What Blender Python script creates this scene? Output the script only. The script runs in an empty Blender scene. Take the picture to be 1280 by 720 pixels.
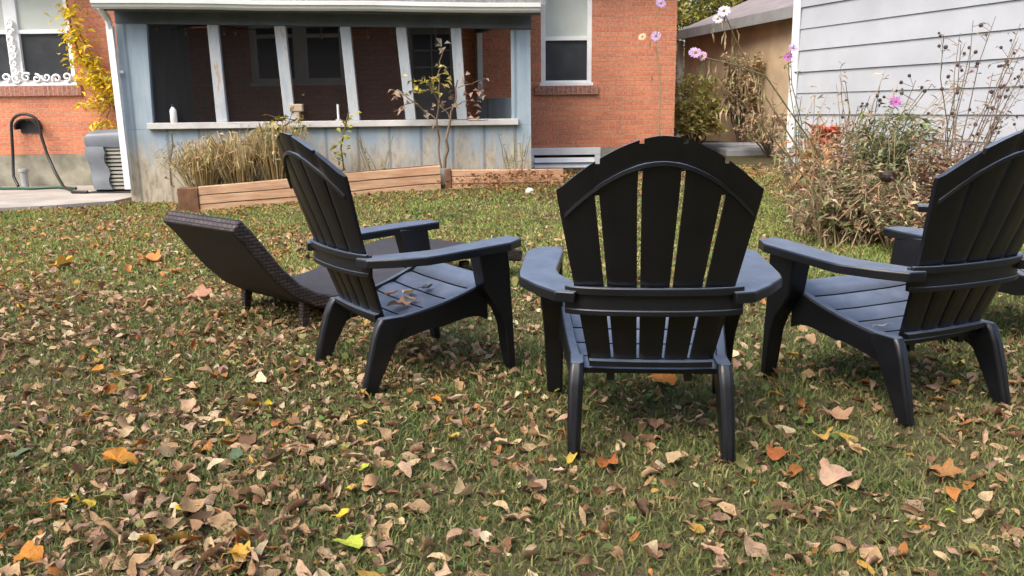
import bpy, bmesh, math, random
import numpy as np
from mathutils import Vector, Matrix
random.seed(7); rng = np.random.default_rng(11)
S = bpy.context.scene; COL = S.collection

# ------------------------------------------------------------------ camera
PITCH, ROLL, CAMH, FPX = math.radians(12.057), math.radians(0.702), 1.062, 1050.0
R0 = Vector((1,0,0)); U0 = Vector((0,math.sin(PITCH),math.cos(PITCH))); FW = Vector((0,math.cos(PITCH),-math.sin(PITCH)))
RR = math.cos(ROLL)*R0-math.sin(ROLL)*U0; UU = math.sin(ROLL)*R0+math.cos(ROLL)*U0
cam = bpy.data.cameras.new('camera'); cam_ob = bpy.data.objects.new('camera', cam); COL.objects.link(cam_ob)
M = Matrix((RR,UU,-FW)).transposed().to_4x4(); M.translation = (0,0,CAMH); cam_ob.matrix_world = M
cam.sensor_width = 36; cam.lens = 36*FPX/1280; cam.clip_start = .05; cam.clip_end = 1000
S.camera = cam_ob
S.render.resolution_x = 1024; S.render.resolution_y = 576

def ray(u, v): return FW+RR*((u-640)/FPX)-UU*((v-360)/FPX)
def at(u, v, Y):                     # the real point at distance Y along the view of a measured spot
    d = ray(u, v); return Vector((0,0,CAMH))+d*(Y/d.y)

def sstep(a, b, x):
    t = np.clip((np.asarray(x, float)-a)/(b-a), 0, 1); return t*t*(3-2*t)
def ground_z(x, y):
    x = np.asarray(x, float); y = np.asarray(y, float)
    g = .2*sstep(7.6, 10.4, y)*sstep(-4, -.5, x)+.22*sstep(11, 16, y)*sstep(1, 3, x)
    n = .008*np.sin(x*2.1+y*1.3)+.006*np.sin(x*4.7-y*3.9+1)+.006*np.sin(y*6.1+x*.7)
    return g+n*sstep(60, 30, np.abs(y))*sstep(0, 1, y+3)
def on_ground(u, v):
    d = ray(u, v); z = 0.
    for _ in range(12):
        t = (z-CAMH)/d.z; p = Vector((0,0,CAMH))+d*t; z = float(ground_z(p.x, p.y))
    return Vector((p.x, p.y, z))

# ------------------------------------------------------------------ materials
def mat(name, base=(.5,.5,.5), rough=.6, spec=.5, metal=0):
    m = bpy.data.materials.new(name); m.use_nodes = True
    b = m.node_tree.nodes['Principled BSDF']
    b.inputs['Base Color'].default_value = (*base, 1); b.inputs['Roughness'].default_value = rough
    b.inputs['Specular IOR Level'].default_value = spec; b.inputs['Metallic'].default_value = metal
    return m
def N(m, t, **kw):
    n = m.node_tree.nodes.new(t)
    for k, v in kw.items():
        if k in n.inputs.keys(): n.inputs[k].default_value = v
        else: setattr(n, k, v)
    return n
def L(m, a, b): m.node_tree.links.new(a, b)
def bsdf(m): return m.node_tree.nodes['Principled BSDF']
def coords(m): return N(m, 'ShaderNodeTexCoord').outputs['Object']
def noise(m, vec, scale, detail=4, rough=.6):
    n = N(m, 'ShaderNodeTexNoise', Scale=scale, Detail=detail, Roughness=rough); L(m, vec, n.inputs['Vector']); return n.outputs['Fac']
def ramp(m, fac, stops):
    r = N(m, 'ShaderNodeValToRGB'); e = r.color_ramp.elements
    while len(e) < len(stops): e.new(.5)
    for i, (p, c) in enumerate(stops): e[i].position = p; e[i].color = (*c, 1) if len(c) == 3 else c
    L(m, fac, r.inputs['Fac']); return r.outputs['Color']
def mix(m, fac, a, b, blend='MIX'):
    n = N(m, 'ShaderNodeMix', data_type='RGBA', blend_type=blend)
    if isinstance(fac, float): n.inputs['Factor'].default_value = fac
    else: L(m, fac, n.inputs['Factor'])
    for k, s in (('A', a), ('B', b)):
        i = [q for q in n.inputs if q.name == k and q.type == 'RGBA'][0]
        if isinstance(s, tuple): i.default_value = (*s, 1)
        else: L(m, s, i)
    return [o for o in n.outputs if o.type == 'RGBA'][0]
def bump(m, h, strength=.3, dist=.01):
    n = N(m, 'ShaderNodeBump', Strength=strength, Distance=dist); L(m, h, n.inputs['Height']); L(m, n.outputs['Normal'], bsdf(m).inputs['Normal'])
def mapping(m, vec, scale=(1,1,1), rot=(0,0,0)):
    n = N(m, 'ShaderNodeMapping', Scale=scale, Rotation=rot); L(m, vec, n.inputs['Vector']); return n.outputs['Vector']
def swizzle(m, vec, a, b):
    s = N(m, 'ShaderNodeSeparateXYZ'); L(m, vec, s.inputs[0]); c = N(m, 'ShaderNodeCombineXYZ')
    L(m, s.outputs[a], c.inputs[0]); L(m, s.outputs[b], c.inputs[1]); return c.outputs[0]
def simple(name, base, rough=.6, var=.25, scale=8, spec=.5, bmp=0., second=None):
    m = mat(name, base, rough, spec); v = coords(m); f = noise(m, v, scale)
    lo = tuple(c*(1-var) for c in base); hi = tuple(min(1, c*(1+var)) for c in (second or base))
    L(m, ramp(m, f, [(.3, lo), (.7, hi)]), bsdf(m).inputs['Base Color'])
    if bmp: bump(m, noise(m, v, scale*6), bmp, .004)
    return m

def brick_mat(name, a, b, c2, mortar, ax='X', w=.205, h=.0677, soldier=False):
    m = mat(name, a, .85, .25); v = coords(m); p = swizzle(m, v, ax, 'Z')
    br = N(m, 'ShaderNodeTexBrick', Scale=1.0)
    br.inputs['Brick Width'].default_value = w; br.inputs['Row Height'].default_value = h
    br.inputs['Mortar Size'].default_value = .0065; br.inputs['Mortar Smooth'].default_value = .25; br.inputs['Bias'].default_value = -.1
    br.offset = 0 if soldier else .5
    br.inputs['Color1'].default_value = (*a, 1); br.inputs['Color2'].default_value = (*b, 1); br.inputs['Mortar'].default_value = (*mortar, 1)
    L(m, p, br.inputs['Vector'])
    f1 = noise(m, p, 1.1, 5); c = mix(m, f1, br.outputs['Color'], (*c2,), 'MULTIPLY'); st_ = noise(m, mapping(m, p, (1,.35,1)), 1.6, 7, .7); c = mix(m, ramp(m, st_, [(.40, (.40,.40,.40)), (.56, (0,0,0))]), c, (.32,.11,.06))
    f2 = noise(m, p, 30, 3); c = mix(m, ramp(m, f2, [(.35, (0,0,0)), (.75, (.35,.35,.35))]), c, (.75,.6,.5))
    L(m, c, bsdf(m).inputs['Base Color'])
    inv = N(m, 'ShaderNodeMath', operation='SUBTRACT'); inv.inputs[0].default_value = 1; L(m, br.outputs['Fac'], inv.inputs[1])
    bump(m, inv.outputs[0], 1.0, .012)
    return m
MAT = {}
MAT['brick'] = brick_mat('orange_brick', (.62,.20,.080), (.47,.125,.05), (1,.86,.8), (.52,.31,.19))
MAT['brick_side'] = brick_mat('orange_brick_side', (.62,.20,.080), (.47,.125,.05), (1,.86,.8), (.52,.31,.19), 'Y')
MAT['soldier'] = brick_mat('brick_sill', (.30,.10,.06), (.2,.07,.05), (1,.85,.8), (.35,.27,.2), w=.0677, h=.21, soldier=True)
MAT['foundation'] = simple('foundation_concrete', (.23,.23,.17), .9, .35, 3, .2, .3, (.30,.28,.22))
MAT['white'] = simple('white_paint', (.84,.85,.84), .5, .08, 5)
MAT['white_old'] = simple('aged_white_paint', (.52,.51,.49), .6, .18, 3)
MAT['gutter'] = simple('gutter_white', (.64,.66,.63), .45, .12, 2)
MAT['inner_trim'] = simple('dim_white_trim', (.75,.77,.8), .6, .1, 5)
MAT['glass'] = mat('window_glass', (.012,.014,.018), .06, .5)
MAT['glass_grey'] = simple('window_glass_grey', (.05,.055,.06), .12, .35, 2)
MAT['glass_navy'] = mat('window_glass_navy', (.006,.008,.02), .15, .4)
MAT['blind'] = simple('roller_blind', (.52,.56,.5), .7, .06, 3)
MAT['shingle'] = simple('roof_shingle', (.22,.215,.21), .9, .3, 20, .2, .5)
MAT['dark_void'] = mat('dark_backing', (.02,.016,.015), .9, .1)
MAT['door'] = simple('weathered_door_paint', (.30,.29,.26), .6, .15, 4)
def porch_mat():
    m = mat('faded_blue_paint', (.33,.45,.56), .75, .25); v = coords(m)
    f = noise(m, mapping(m, v, (3,3,.5)), 2.2, 6, .65); c = ramp(m, f, [(.3, (.23,.305,.365)), (.55, (.31,.385,.435)), (.8, (.44,.48,.49))])
    pz = N(m, 'ShaderNodeSeparateXYZ'); L(m, v, pz.inputs[0])
    mr = N(m, 'ShaderNodeMapRange'); L(m, pz.outputs['Z'], mr.inputs['Value'])
    for k, x in (('From Min', .15), ('From Max', 1.25), ('To Min', .47), ('To Max', -.09)): mr.inputs[k].default_value = x
    n2 = noise(m, mapping(m, v, (4,4,1.2)), 1.3, 8, .7)
    ad = N(m, 'ShaderNodeMath', operation='ADD'); L(m, n2, ad.inputs[0]); L(m, mr.outputs[0], ad.inputs[1])
    k = ramp(m, ad.outputs[0], [(.62, (0,0,0)), (.86, (1,1,1))])
    n3 = noise(m, mapping(m, v, (6,6,2)), 3, 6, .7)
    wood = ramp(m, n3, [(.3, (.22,.18,.13)), (.5, (.42,.37,.28)), (.7, (.50,.47,.40))])
    c = mix(m, k, c, wood)
    # board grooves
    wv = N(m, 'ShaderNodeTexWave', Scale=.83, wave_type='BANDS', bands_direction='X'); wv.inputs['Distortion'].default_value = .2; L(m, v, wv.inputs['Vector'])
    g = ramp(m, wv.outputs['Fac'], [(.0, (.62,.62,.62)), (.035, (1,1,1))]); c = mix(m, 1.0, c, g, 'MULTIPLY')
    L(m, c, bsdf(m).inputs['Base Color']); bump(m, n3, .25, .006); return m
MAT['porch'] = porch_mat()
def post_mat():
    m = mat('weathered_post_paint', (.5,.55,.6), .7, .25); v = coords(m)
    f = noise(m, mapping(m, v, (5,5,1.2)), 2, 7, .7)
    L(m, ramp(m, f, [(.3, (.32,.37,.40)), (.58, (.45,.485,.50)), (.66, (.40,.28,.19)), (.72, (.46,.47,.46))]), bsdf(m).inputs['Base Color']); return m
MAT['post'] = post_mat()
def bay_dimmer_mat():  # half transparent dark film, added to dim the porch interior
    m = mat('charcoal_bay_dimmer', (.01,.01,.011), .7, .2); t = N(m, 'ShaderNodeBsdfTransparent'); mx = N(m, 'ShaderNodeMixShader'); mx.inputs[0].default_value = .46
    L(m, t.outputs[0], mx.inputs[1]); L(m, bsdf(m).outputs[0], mx.inputs[2]); L(m, mx.outputs[0], m.node_tree.nodes['Material Output'].inputs['Surface']); return m
MAT['bay_dimmer'] = bay_dimmer_mat()
MAT['header'] = simple('dark_blue_header', (.10,.125,.15), .7, .2, 3)
def timber_mat():
    m = mat('cedar_timber', (.5,.3,.18), .8, .2); v = coords(m)
    f = noise(m, mapping(m, v, (1.2,12,14)), 2.2, 6, .65)
    c = ramp(m, f, [(.25, (.27,.16,.09)), (.5, (.52,.33,.20)), (.75, (.64,.45,.30))])
    f2 = noise(m, v, 1.4, 4); c = mix(m, ramp(m, f2, [(.45, (0,0,0)), (.75, (.6,.6,.6))]), c, (.34,.17,.09))
    L(m, c, bsdf(m).inputs['Base Color']); bump(m, f, .4, .004); return m
MAT['timber'] = timber_mat()
MAT['timber_dark'] = simple('dark_timber', (.17,.09,.05), .85, .35, 8, .2, .3)
MAT['soil'] = simple('bed_soil', (.10,.06,.035), .95, .4, 14, .1, .6)
MAT['siding'] = simple('white_siding_paint', (.42,.44,.465), .6, .10, 1.5, .3, .06)
def corner_mat():
    m = mat('peeling_corner_paint', (.7,.72,.73), .65, .25); v = coords(m)
    f = noise(m, mapping(m, v, (14,14,6)), 1.0, 6, .7); pz = N(m, 'ShaderNodeSeparateXYZ'); L(m, v, pz.inputs[0])
    mr = N(m, 'ShaderNodeMapRange'); L(m, pz.outputs['Z'], mr.inputs['Value'])
    for k, x in (('From Min', .3), ('From Max', 1.0), ('To Min', .22), ('To Max', -.2)): mr.inputs[k].default_value = x
    ad = N(m, 'ShaderNodeMath', operation='ADD'); L(m, f, ad.inputs[0]); L(m, mr.outputs[0], ad.inputs[1])
    L(m, ramp(m, ad.outputs[0], [(.58, (.68,.70,.72)), (.66, (.25,.24,.22))]), bsdf(m).inputs['Base Color']); return m
MAT['corner'] = corner_mat()
MAT['tan_wall'] = simple('tan_stucco', (.56,.42,.27), .9, .25, 1.2, .2, .3, (.60,.47,.31))
MAT['shed_roof'] = simple('shed_roofing', (.24,.21,.21), .8, .2, 3, .3)
MAT['fascia_grey'] = simple('grey_fascia', (.28,.29,.29), .6, .15, 4)
def plastic_mat():
    m = mat('black_resin', (.006,.0065,.008), .36, .55); v = coords(m)
    f = noise(m, v, 9, 6, .65)
    body = ramp(m, f, [(.3, (.0025,.003,.005)), (.75, (.006,.007,.010))])
    sheen_and_dust = ramp(m, noise(m, v, 14, 6, .7), [(.25, (.070,.090,.128)), (.6, (.115,.142,.192)), (.8, (.15,.175,.215))])     # sky sheen painted pale on upper faces, with some dusty fading
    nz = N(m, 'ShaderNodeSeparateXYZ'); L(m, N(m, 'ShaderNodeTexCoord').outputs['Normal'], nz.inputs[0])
    L(m, mix(m, ramp(m, nz.outputs['Z'], [(.72, (0,0,0)), (.93, (1,1,1))]), body, sheen_and_dust), bsdf(m).inputs['Base Color'])
    L(m, ramp(m, noise(m, v, 5, 5), [(.3, (.28,.28,.28)), (.7, (.44,.44,.44))]), bsdf(m).inputs['Roughness'])
    bump(m, noise(m, mapping(m, v, (60,18,60)), 3, 3), .08, .002); return m
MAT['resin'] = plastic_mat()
def wicker_mat():
    m = mat('brown_wicker', (.04,.028,.024), .5, .4); v = coords(m)
    ck = N(m, 'ShaderNodeTexBrick', Scale=1.0); ck.inputs['Brick Width'].default_value = .042; ck.inputs['Row Height'].default_value = .017
    ck.inputs['Mortar Size'].default_value = .003; ck.inputs['Mortar Smooth'].default_value = .6
    ck.inputs['Color1'].default_value = (.085,.060,.050,1); ck.inputs['Color2'].default_value = (.040,.029,.025,1); ck.inputs['Mortar'].default_value = (.008,.006,.006,1)
    sp = N(m, 'ShaderNodeSeparateXYZ'); L(m, v, sp.inputs[0]); su = N(m, 'ShaderNodeMath', operation='ADD'); L(m, sp.outputs['X'], su.inputs[0]); L(m, sp.outputs['Y'], su.inputs[1])
    cb = N(m, 'ShaderNodeCombineXYZ'); L(m, su.outputs[0], cb.inputs[0]); L(m, sp.outputs['Z'], cb.inputs[1]); L(m, cb.outputs[0], ck.inputs['Vector'])
    L(m, ck.outputs['Color'], bsdf(m).inputs['Base Color'])
    inv = N(m, 'ShaderNodeMath', operation='SUBTRACT'); inv.inputs[0].default_value = 1; L(m, ck.outputs['Fac'], inv.inputs[1]); bump(m, inv.outputs[0], .8, .004); return m
MAT['wicker'] = wicker_mat()
def weave_mat():
    m = mat('grey_brown_weave', (.05,.045,.045), .5, .4); v = coords(m)
    w = N(m, 'ShaderNodeTexBrick', Scale=1.0); L(m, v, w.inputs['Vector'])
    for k, x in (('Brick Width',.034),('Row Height',.012),('Mortar Size',.0016),('Mortar Smooth',.6)): w.inputs[k].default_value = x
    w.inputs['Color1'].default_value = (.055,.048,.048,1); w.inputs['Color2'].default_value = (.038,.033,.034,1); w.inputs['Mortar'].default_value = (.010,.008,.008,1)
    L(m, w.outputs['Color'], bsdf(m).inputs['Base Color']); return m
MAT['weave'] = weave_mat()
MAT['wicker_under'] = simple('dark_underside', (.012,.009,.009), .6, .25, 20)
MAT['concrete'] = simple('patio_concrete', (.36,.33,.29), .9, .22, 1.6, .2, .3)
MAT['ac_metal'] = simple('louvre_metal', (.34,.33,.28), .5, .15, 6)
MAT['ac_cover'] = simple('blue_grey_cover', (.15,.17,.19), .45, .2, 4)
MAT['ac_dark'] = mat('unit_inside', (.03,.03,.03), .8)
MAT['hose'] = mat('black_rubber_hose', (.012,.013,.013), .45)
MAT['hose_green'] = mat('green_hose', (.015,.075,.045), .45)
MAT['galv'] = simple('galvanised_pipe', (.35,.36,.36), .45, .2, 8)
MAT['ceramic'] = simple('white_bottle_plastic', (.78,.78,.75), .3, .05, 4)
MAT['dark_plastic'] = mat('dark_cap', (.03,.03,.03), .4)
MAT['tan'] = simple('tan_card', (.45,.36,.26), .8, .15, 6)
MAT['stone'] = simple('pale_stone', (.6,.56,.5), .8, .2, 9)
MAT['slab'] = simple('grey_flagstone', (.30,.31,.32), .9, .25, 3)
MAT['bark'] = simple('bark', (.13,.10,.075), .9, .35, 9, .2, .5)
MAT['bulb'] = mat('bulb_glass', (.6,.58,.55), .2)
def col_mat(name, rough=.7, spec=.25, trans=.0):
    m = mat(name, (.5,.5,.5), rough, spec); a = N(m, 'ShaderNodeVertexColor', layer_name='Col'); L(m, a.outputs['Color'], bsdf(m).inputs['Base Color'])
    if trans:
        t = N(m, 'ShaderNodeBsdfTranslucent'); L(m, a.outputs['Color'], t.inputs['Color']); mx = N(m, 'ShaderNodeMixShader'); mx.inputs[0].default_value = trans
        L(m, bsdf(m).outputs[0], mx.inputs[1]); L(m, t.outputs[0], mx.inputs[2]); L(m, mx.outputs[0], m.node_tree.nodes['Material Output'].inputs['Surface'])
    return m
MAT['plant'] = col_mat('leaf_and_stem', .6, .3, .25)
MAT['grass'] = col_mat('grass_blade', .65, .25, .3)
MAT['leaf'] = col_mat('dead_leaf', .65, .3, .2)
def leaf_detail(m):
    v = coords(m); a = [n for n in m.node_tree.nodes if n.type == 'VERTEX_COLOR'][0]
    f = noise(m, v, 170, 4, .7); k = ramp(m, f, [(.3, (.62,.56,.5)), (.5, (1,1,1)), (.72, (1.0,1.0,.95))]); c = mix(m, 1.0, a.outputs['Color'], k, 'MULTIPLY')
    L(m, c, bsdf(m).inputs['Base Color']); L(m, c, [n for n in m.node_tree.nodes if n.type == 'BSDF_TRANSLUCENT'][0].inputs['Color']); bump(m, noise(m, v, 260, 3, .7), .6, .003)
leaf_detail(MAT['leaf'])
def lawn_mat():
    m = mat('lawn_soil', (.08,.07,.04), .95, .1); v = coords(m)
    f = noise(m, v, 1.6, 6, .65); f2 = noise(m, v, 45, 4, .7)
    a = ramp(m, f, [(.3, (.075,.085,.030)), (.5, (.105,.095,.045)), (.7, (.135,.10,.06))])
    c = mix(m, ramp(m, f2, [(.35, (0,0,0)), (.7, (1,1,1))]), a, (.06,.05,.03))
    L(m, c, bsdf(m).inputs['Base Color']); bump(m, f2, .7, .02); return m
MAT['lawn'] = lawn_mat()

# ------------------------------------------------------------------ mesh helpers
class MB:
    def __init__(s): s.v = []; s.f = []; s.c = []; s.mi = []; s.col = (.5,.5,.5); s.m = 0
    def add(s, vs, fs):
        b = len(s.v); s.v += [tuple(p) for p in vs]; s.c += [s.col]*len(vs); s.f += [tuple(b+i for i in f) for f in fs]; s.mi += [s.m]*len(fs)
    def box(s, x0, x1, y0, y1, z0, z1):
        s.hexa([(x0,y0,z0),(x1,y0,z0),(x1,y1,z0),(x0,y1,z0),(x0,y0,z1),(x1,y0,z1),(x1,y1,z1),(x0,y1,z1)])
    def hexa(s, p): s.add(p, [(0,3,2,1),(4,5,6,7),(0,1,5,4),(1,2,6,5),(2,3,7,6),(3,0,4,7)])
    def loft(s, secs, caps=True, closed=True):
        n = len(secs[0]); vs = [p for q in secs for p in q]; fs = []
        for i in range(len(secs)-1):
            for j in range(n if closed else n-1):
                k = (j+1) % n; fs.append((i*n+j, i*n+k, (i+1)*n+k, (i+1)*n+j))
        if caps and closed: fs.append(tuple(range(n-1,-1,-1))); fs.append(tuple((len(secs)-1)*n+j for j in range(n)))
        s.add(vs, fs)
    def tube(s, pts, r, n=6, caps=True):
        pts = [Vector(p) for p in pts]; rs = r if isinstance(r, (list, tuple)) else [r]*len(pts); secs = []; u = None
        for i, p in enumerate(pts):
            d = (pts[min(i+1, len(pts)-1)]-pts[max(i-1, 0)]).normalized()
            if u is None: u = d.cross(Vector((0,0,1)) if abs(d.z) < .9 else Vector((1,0,0))).normalized()
            u = (u-d*u.dot(d)).normalized(); w = d.cross(u)
            secs.append([p+(u*math.cos(2*math.pi*j/n)+w*math.sin(2*math.pi*j/n))*rs[i] for j in range(n)])
        s.loft(secs, caps)
    def ball(s, c, r, n=8, m=6, sc=(1,1,1)):
        c = Vector(c); secs = []
        for i in range(m+1):
            a = math.pi*(i/m); rr = max(.02, math.sin(a))*r
            secs.append([c+Vector((rr*math.cos(2*math.pi*j/n)*sc[0], rr*math.sin(2*math.pi*j/n)*sc[1], -r*math.cos(a)*sc[2])) for j in range(n)])
        s.loft(secs)
    def leaf(s, p, d, ln, w, fold=.3, droop=.2):
        p = Vector(p); d = Vector(d).normalized(); side = d.cross(Vector((0,0,1)))
        if side.length < .05: side = Vector((1,0,0))
        side.normalize(); up = side.cross(d); a = random.uniform(-.9, .9); side, up = side*math.cos(a)+up*math.sin(a), up*math.cos(a)-side*math.sin(a)
        m = p+d*ln*.5; t = p+d*ln-up*ln*droop
        s.add([p, m+side*w*.5+up*w*fold, t, m-side*w*.5+up*w*fold, m], [(0,4,1),(4,2,1),(0,3,4),(4,3,2)])
    def prism(s, poly, y0, y1):          # poly in (x,z), extruded in y
        n = len(poly); s.add([(x,y0,z) for x,z in poly]+[(x,y1,z) for x,z in poly], [tuple(range(n)), tuple(range(2*n-1,n-1,-1))]+[(j,n+j,n+(j+1)%n,(j+1)%n) for j in range(n)])
    def build(s, name, m, parent=None, off=(0,0,0), smooth=0, bevel=0, kind=None):
        me = bpy.data.meshes.new(name); o3 = Vector(off)
        me.from_pydata([Vector(p)-o3 for p in s.v], [], s.f)
        for q in (m if isinstance(m, (list, tuple)) else [m]): me.materials.append(MAT[q])
        me.polygons.foreach_set('material_index', s.mi)
        ca = me.color_attributes.new('Col', 'FLOAT_COLOR', 'POINT'); ca.data.foreach_set('color', np.array([(*c,1) for c in s.c], dtype=np.float32).ravel())
        bm = bmesh.new(); bm.from_mesh(me); bmesh.ops.recalc_face_normals(bm, faces=bm.faces); bm.to_mesh(me); bm.free()
        if smooth:
            me.polygons.foreach_set('use_smooth', [True]*len(me.polygons)); me.set_sharp_from_angle(angle=math.radians(smooth))
        me.update(); ob = bpy.data.objects.new(name, me); COL.objects.link(ob)
        if parent: ob.parent = parent
        else: ob.location = off
        if bevel:
            b = ob.modifiers.new('bevel', 'BEVEL'); b.width = bevel; b.segments = 2; b.limit_method = 'ANGLE'; b.angle_limit = math.radians(35); b.harden_normals = False
        if kind: ob['kind'] = kind
        return ob
def tag(o, label, cat, group=None):
    o['label'] = label; o['category'] = cat
    if group: o['group'] = group
    return o
def thing(name, label, cat, loc, rz=0, group=None):
    o = bpy.data.objects.new(name, None); COL.objects.link(o); o.location = loc; o.rotation_euler = (0,0,rz); o.empty_display_size = .2
    return tag(o, label, cat, group)
def copy_thing(root, loc, rz, label):
    r = root.copy(); COL.objects.link(r); r.location = loc; r.rotation_euler = (0,0,rz); r['label'] = label
    for ch in list(root.children):
        c = ch.copy(); COL.objects.link(c); c.parent = r
        for g in list(ch.children):
            d = g.copy(); COL.objects.link(d); d.parent = c
    return r
def np_mesh(name, V, F, C, m):
    me = bpy.data.meshes.new(name); k = F.shape[1]
    me.vertices.add(len(V)); me.vertices.foreach_set('co', V.astype(np.float32).ravel())
    me.loops.add(F.size); me.loops.foreach_set('vertex_index', F.astype(np.int32).ravel())
    me.polygons.add(len(F)); me.polygons.foreach_set('loop_start', np.arange(0, F.size, k, dtype=np.int32)); me.polygons.foreach_set('loop_total', np.full(len(F), k, np.int32))
    ca = me.color_attributes.new('Col', 'FLOAT_COLOR', 'POINT'); ca.data.foreach_set('color', np.c_[C, np.ones(len(C))].astype(np.float32).ravel())
    me.polygons.foreach_set('use_smooth', np.ones(len(F), bool)); me.materials.append(MAT[m]); me.update(calc_edges=True); me.validate()
    ob = bpy.data.objects.new(name, me); COL.objects.link(ob); return ob

# ------------------------------------------------------------------ ground
def lawn():
    xs = np.unique(np.r_[np.linspace(-300,-14,12), np.linspace(-14,14,113), np.linspace(14,300,12)])
    ys = np.unique(np.r_[np.linspace(-200,-3,10), np.linspace(-3,20,93), np.linspace(20,500,14)])
    X, Y = np.meshgrid(xs, ys); Z = ground_z(X, Y); V = np.c_[X.ravel(), Y.ravel(), Z.ravel()]
    n = len(xs); i, j = np.meshgrid(np.arange(n-1), np.arange(len(ys)-1)); a = (j*n+i).ravel(); F = np.c_[a, a+1, a+n+1, a+n]
    o = np_mesh('lawn', V, F, np.zeros((len(V),3)), 'lawn'); o['kind'] = 'structure'
lawn()
pm = MB()
edge = [(-12,9.05),(-8,9.15),(-6.8,9.3),(-5.9,9.28),(-5.2,9.62),(-4.72,10.0)]
top = [(x,y,.045) for x,y in edge]+[(-4.72,12.27,.045),(-12,12.27,.045)]; n = len(top)
pm.add(top+[(x,y,-.1) for x,y,_ in top], [tuple(range(n))]+[(i,(i+1)%n,n+(i+1)%n,n+i) for i in range(n)])
pm.build('patio', 'concrete', kind='structure')

# value noise for clusters
_g = rng.random((64,64))
def vnoise(x, y, s):
    x = np.asarray(x)*s+100; y = np.asarray(y)*s+100; xi = np.floor(x).astype(int); yi = np.floor(y).astype(int); fx = x-xi; fy = y-yi
    fx = fx*fx*(3-2*fx); fy = fy*fy*(3-2*fy); g = lambda a, b: _g[a % 64, b % 64]
    return (g(xi,yi)*(1-fx)+g(xi+1,yi)*fx)*(1-fy)+(g(xi,yi+1)*(1-fx)+g(xi+1,yi+1)*fx)*fy
def blocked(x, y):
    b = (x < -4.66) & (y > 9.1+.25*vnoise(x, y, 2)-.1+np.clip((x+5.7)*.75, 0, .8))
    b |= (y > 10.15) & (x > -5) & (x < .3)
    b |= (y > 12.25) & (x < 2.4)
    b |= ((x-3.42)*2.97+(y-10.4)*1.11 > 0) & (y < 10.4)
    yb = 9.25+(x+3.45)*.17
    b |= (x > -3.5) & (x < .66) & (y > yb-.02) & (y < yb+.45)
    return b
def field(n, p, ymin=1.15, ymax=12.):
    # positions with density ~ 1/Y^p over the area this place shows (plus margins)
    u = rng.random(n); a = 2-p
    Y = (ymin**a+u*(ymax**a-ymin**a))**(1/a) if abs(a) > 1e-6 else ymin*(ymax/ymin)**u
    X = (rng.random(n)*2-1)*(.66*Y+1.5)
    k = ~blocked(X, Y); return X[k], Y[k]

def grass():
    X, Y = field(440000, 1.4); n = len(X)
    cl = vnoise(X, Y, 2.2)*.6+vnoise(X, Y, 6)*.4
    keep = rng.random(n) < (.45+.75*cl); X, Y, cl = X[keep], Y[keep], cl[keep]; n = len(X)
    h = (.014+.022*rng.random(n))*(.7+.6*cl); w = (.0016+.0011*rng.random(n))*(1+.16*Y)
    a = rng.random(n)*2*np.pi; lean = rng.random(n)*1.5; b = rng.random(n)*2*np.pi
    Z = ground_z(X, Y); wx, wy = np.cos(a)*w, np.sin(a)*w; lx, ly = np.cos(b)*lean*h, np.sin(b)*lean*h
    V = np.empty((n,5,3))
    V[:,0] = np.c_[X-wx, Y-wy, Z-.004]; V[:,1] = np.c_[X+wx, Y+wy, Z-.004]
    V[:,2] = np.c_[X-wx*.8+lx*.35, Y-wy*.8+ly*.35, Z+h*.55]; V[:,3] = np.c_[X+wx*.8+lx*.35, Y+wy*.8+ly*.35, Z+h*.55]
    V[:,4] = np.c_[X+lx, Y+ly, Z+h*(1-.25*lean/1.5)]
    base = np.arange(n)*5; F = np.concatenate([np.c_[base,base+1,base+3], np.c_[base,base+3,base+2], np.c_[base+2,base+3,base+4]])
    t = rng.random(n); pal = np.array([(.072,.115,.036),(.108,.145,.046),(.155,.175,.060),(.24,.21,.08),(.30,.235,.12)])
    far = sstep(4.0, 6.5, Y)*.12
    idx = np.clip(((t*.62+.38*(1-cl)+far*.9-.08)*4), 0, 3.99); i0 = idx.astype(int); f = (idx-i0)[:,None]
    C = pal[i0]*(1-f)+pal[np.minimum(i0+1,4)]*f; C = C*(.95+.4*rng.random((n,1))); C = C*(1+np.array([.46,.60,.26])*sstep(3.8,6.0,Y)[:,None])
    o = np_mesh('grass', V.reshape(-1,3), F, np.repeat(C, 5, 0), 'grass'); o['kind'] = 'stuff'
    tag(o, 'short green lawn grass showing between the fallen leaves', 'grass')
grass()

NS = 7
def leaf_arrays(n, ln, wd, curl, bend, twist):
    t = np.linspace(0, 1, NS); prof = np.sin(np.pi*np.clip(t*.96+.02, 0, 1)**.85)**.8; prof[0] = .04; prof[-1] = .02
    V = np.empty((n,NS,3,3))
    xx = (t-.5)[None,:]*ln[:,None]*(1-.25*np.minimum(np.abs(bend),1))[:,None]; hw = prof[None,:]*wd[:,None]*.5
    zz = bend[:,None]*ln[:,None]*(.5*(2*t-1)**2)[None,:]
    wig = .14*wd[:,None]*np.sin(t[None,:]*9+rng.random((n,1))*6)
    ca = curl[:,None]*(.6+.8*rng.random((n,1)))
    wr = (rng.random((n,NS,3))-.5)*(wd*.16)[:,None,None]
    tw = twist[:,None]*(t-.5)[None,:]
    for k, s in ((0,-1),(1,0),(2,1)):
        ang = ca*(1 if s else 0)+s*tw
        V[:,:,k,0] = xx; V[:,:,k,1] = s*hw*np.cos(ang)+wig*.4+wr[:,:,2-k]*.8*abs(s); V[:,:,k,2] = zz+abs(s)*hw*np.sin(ang)*1.0+wig*.5*s*s+wr[:,:,k]
    return V
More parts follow.
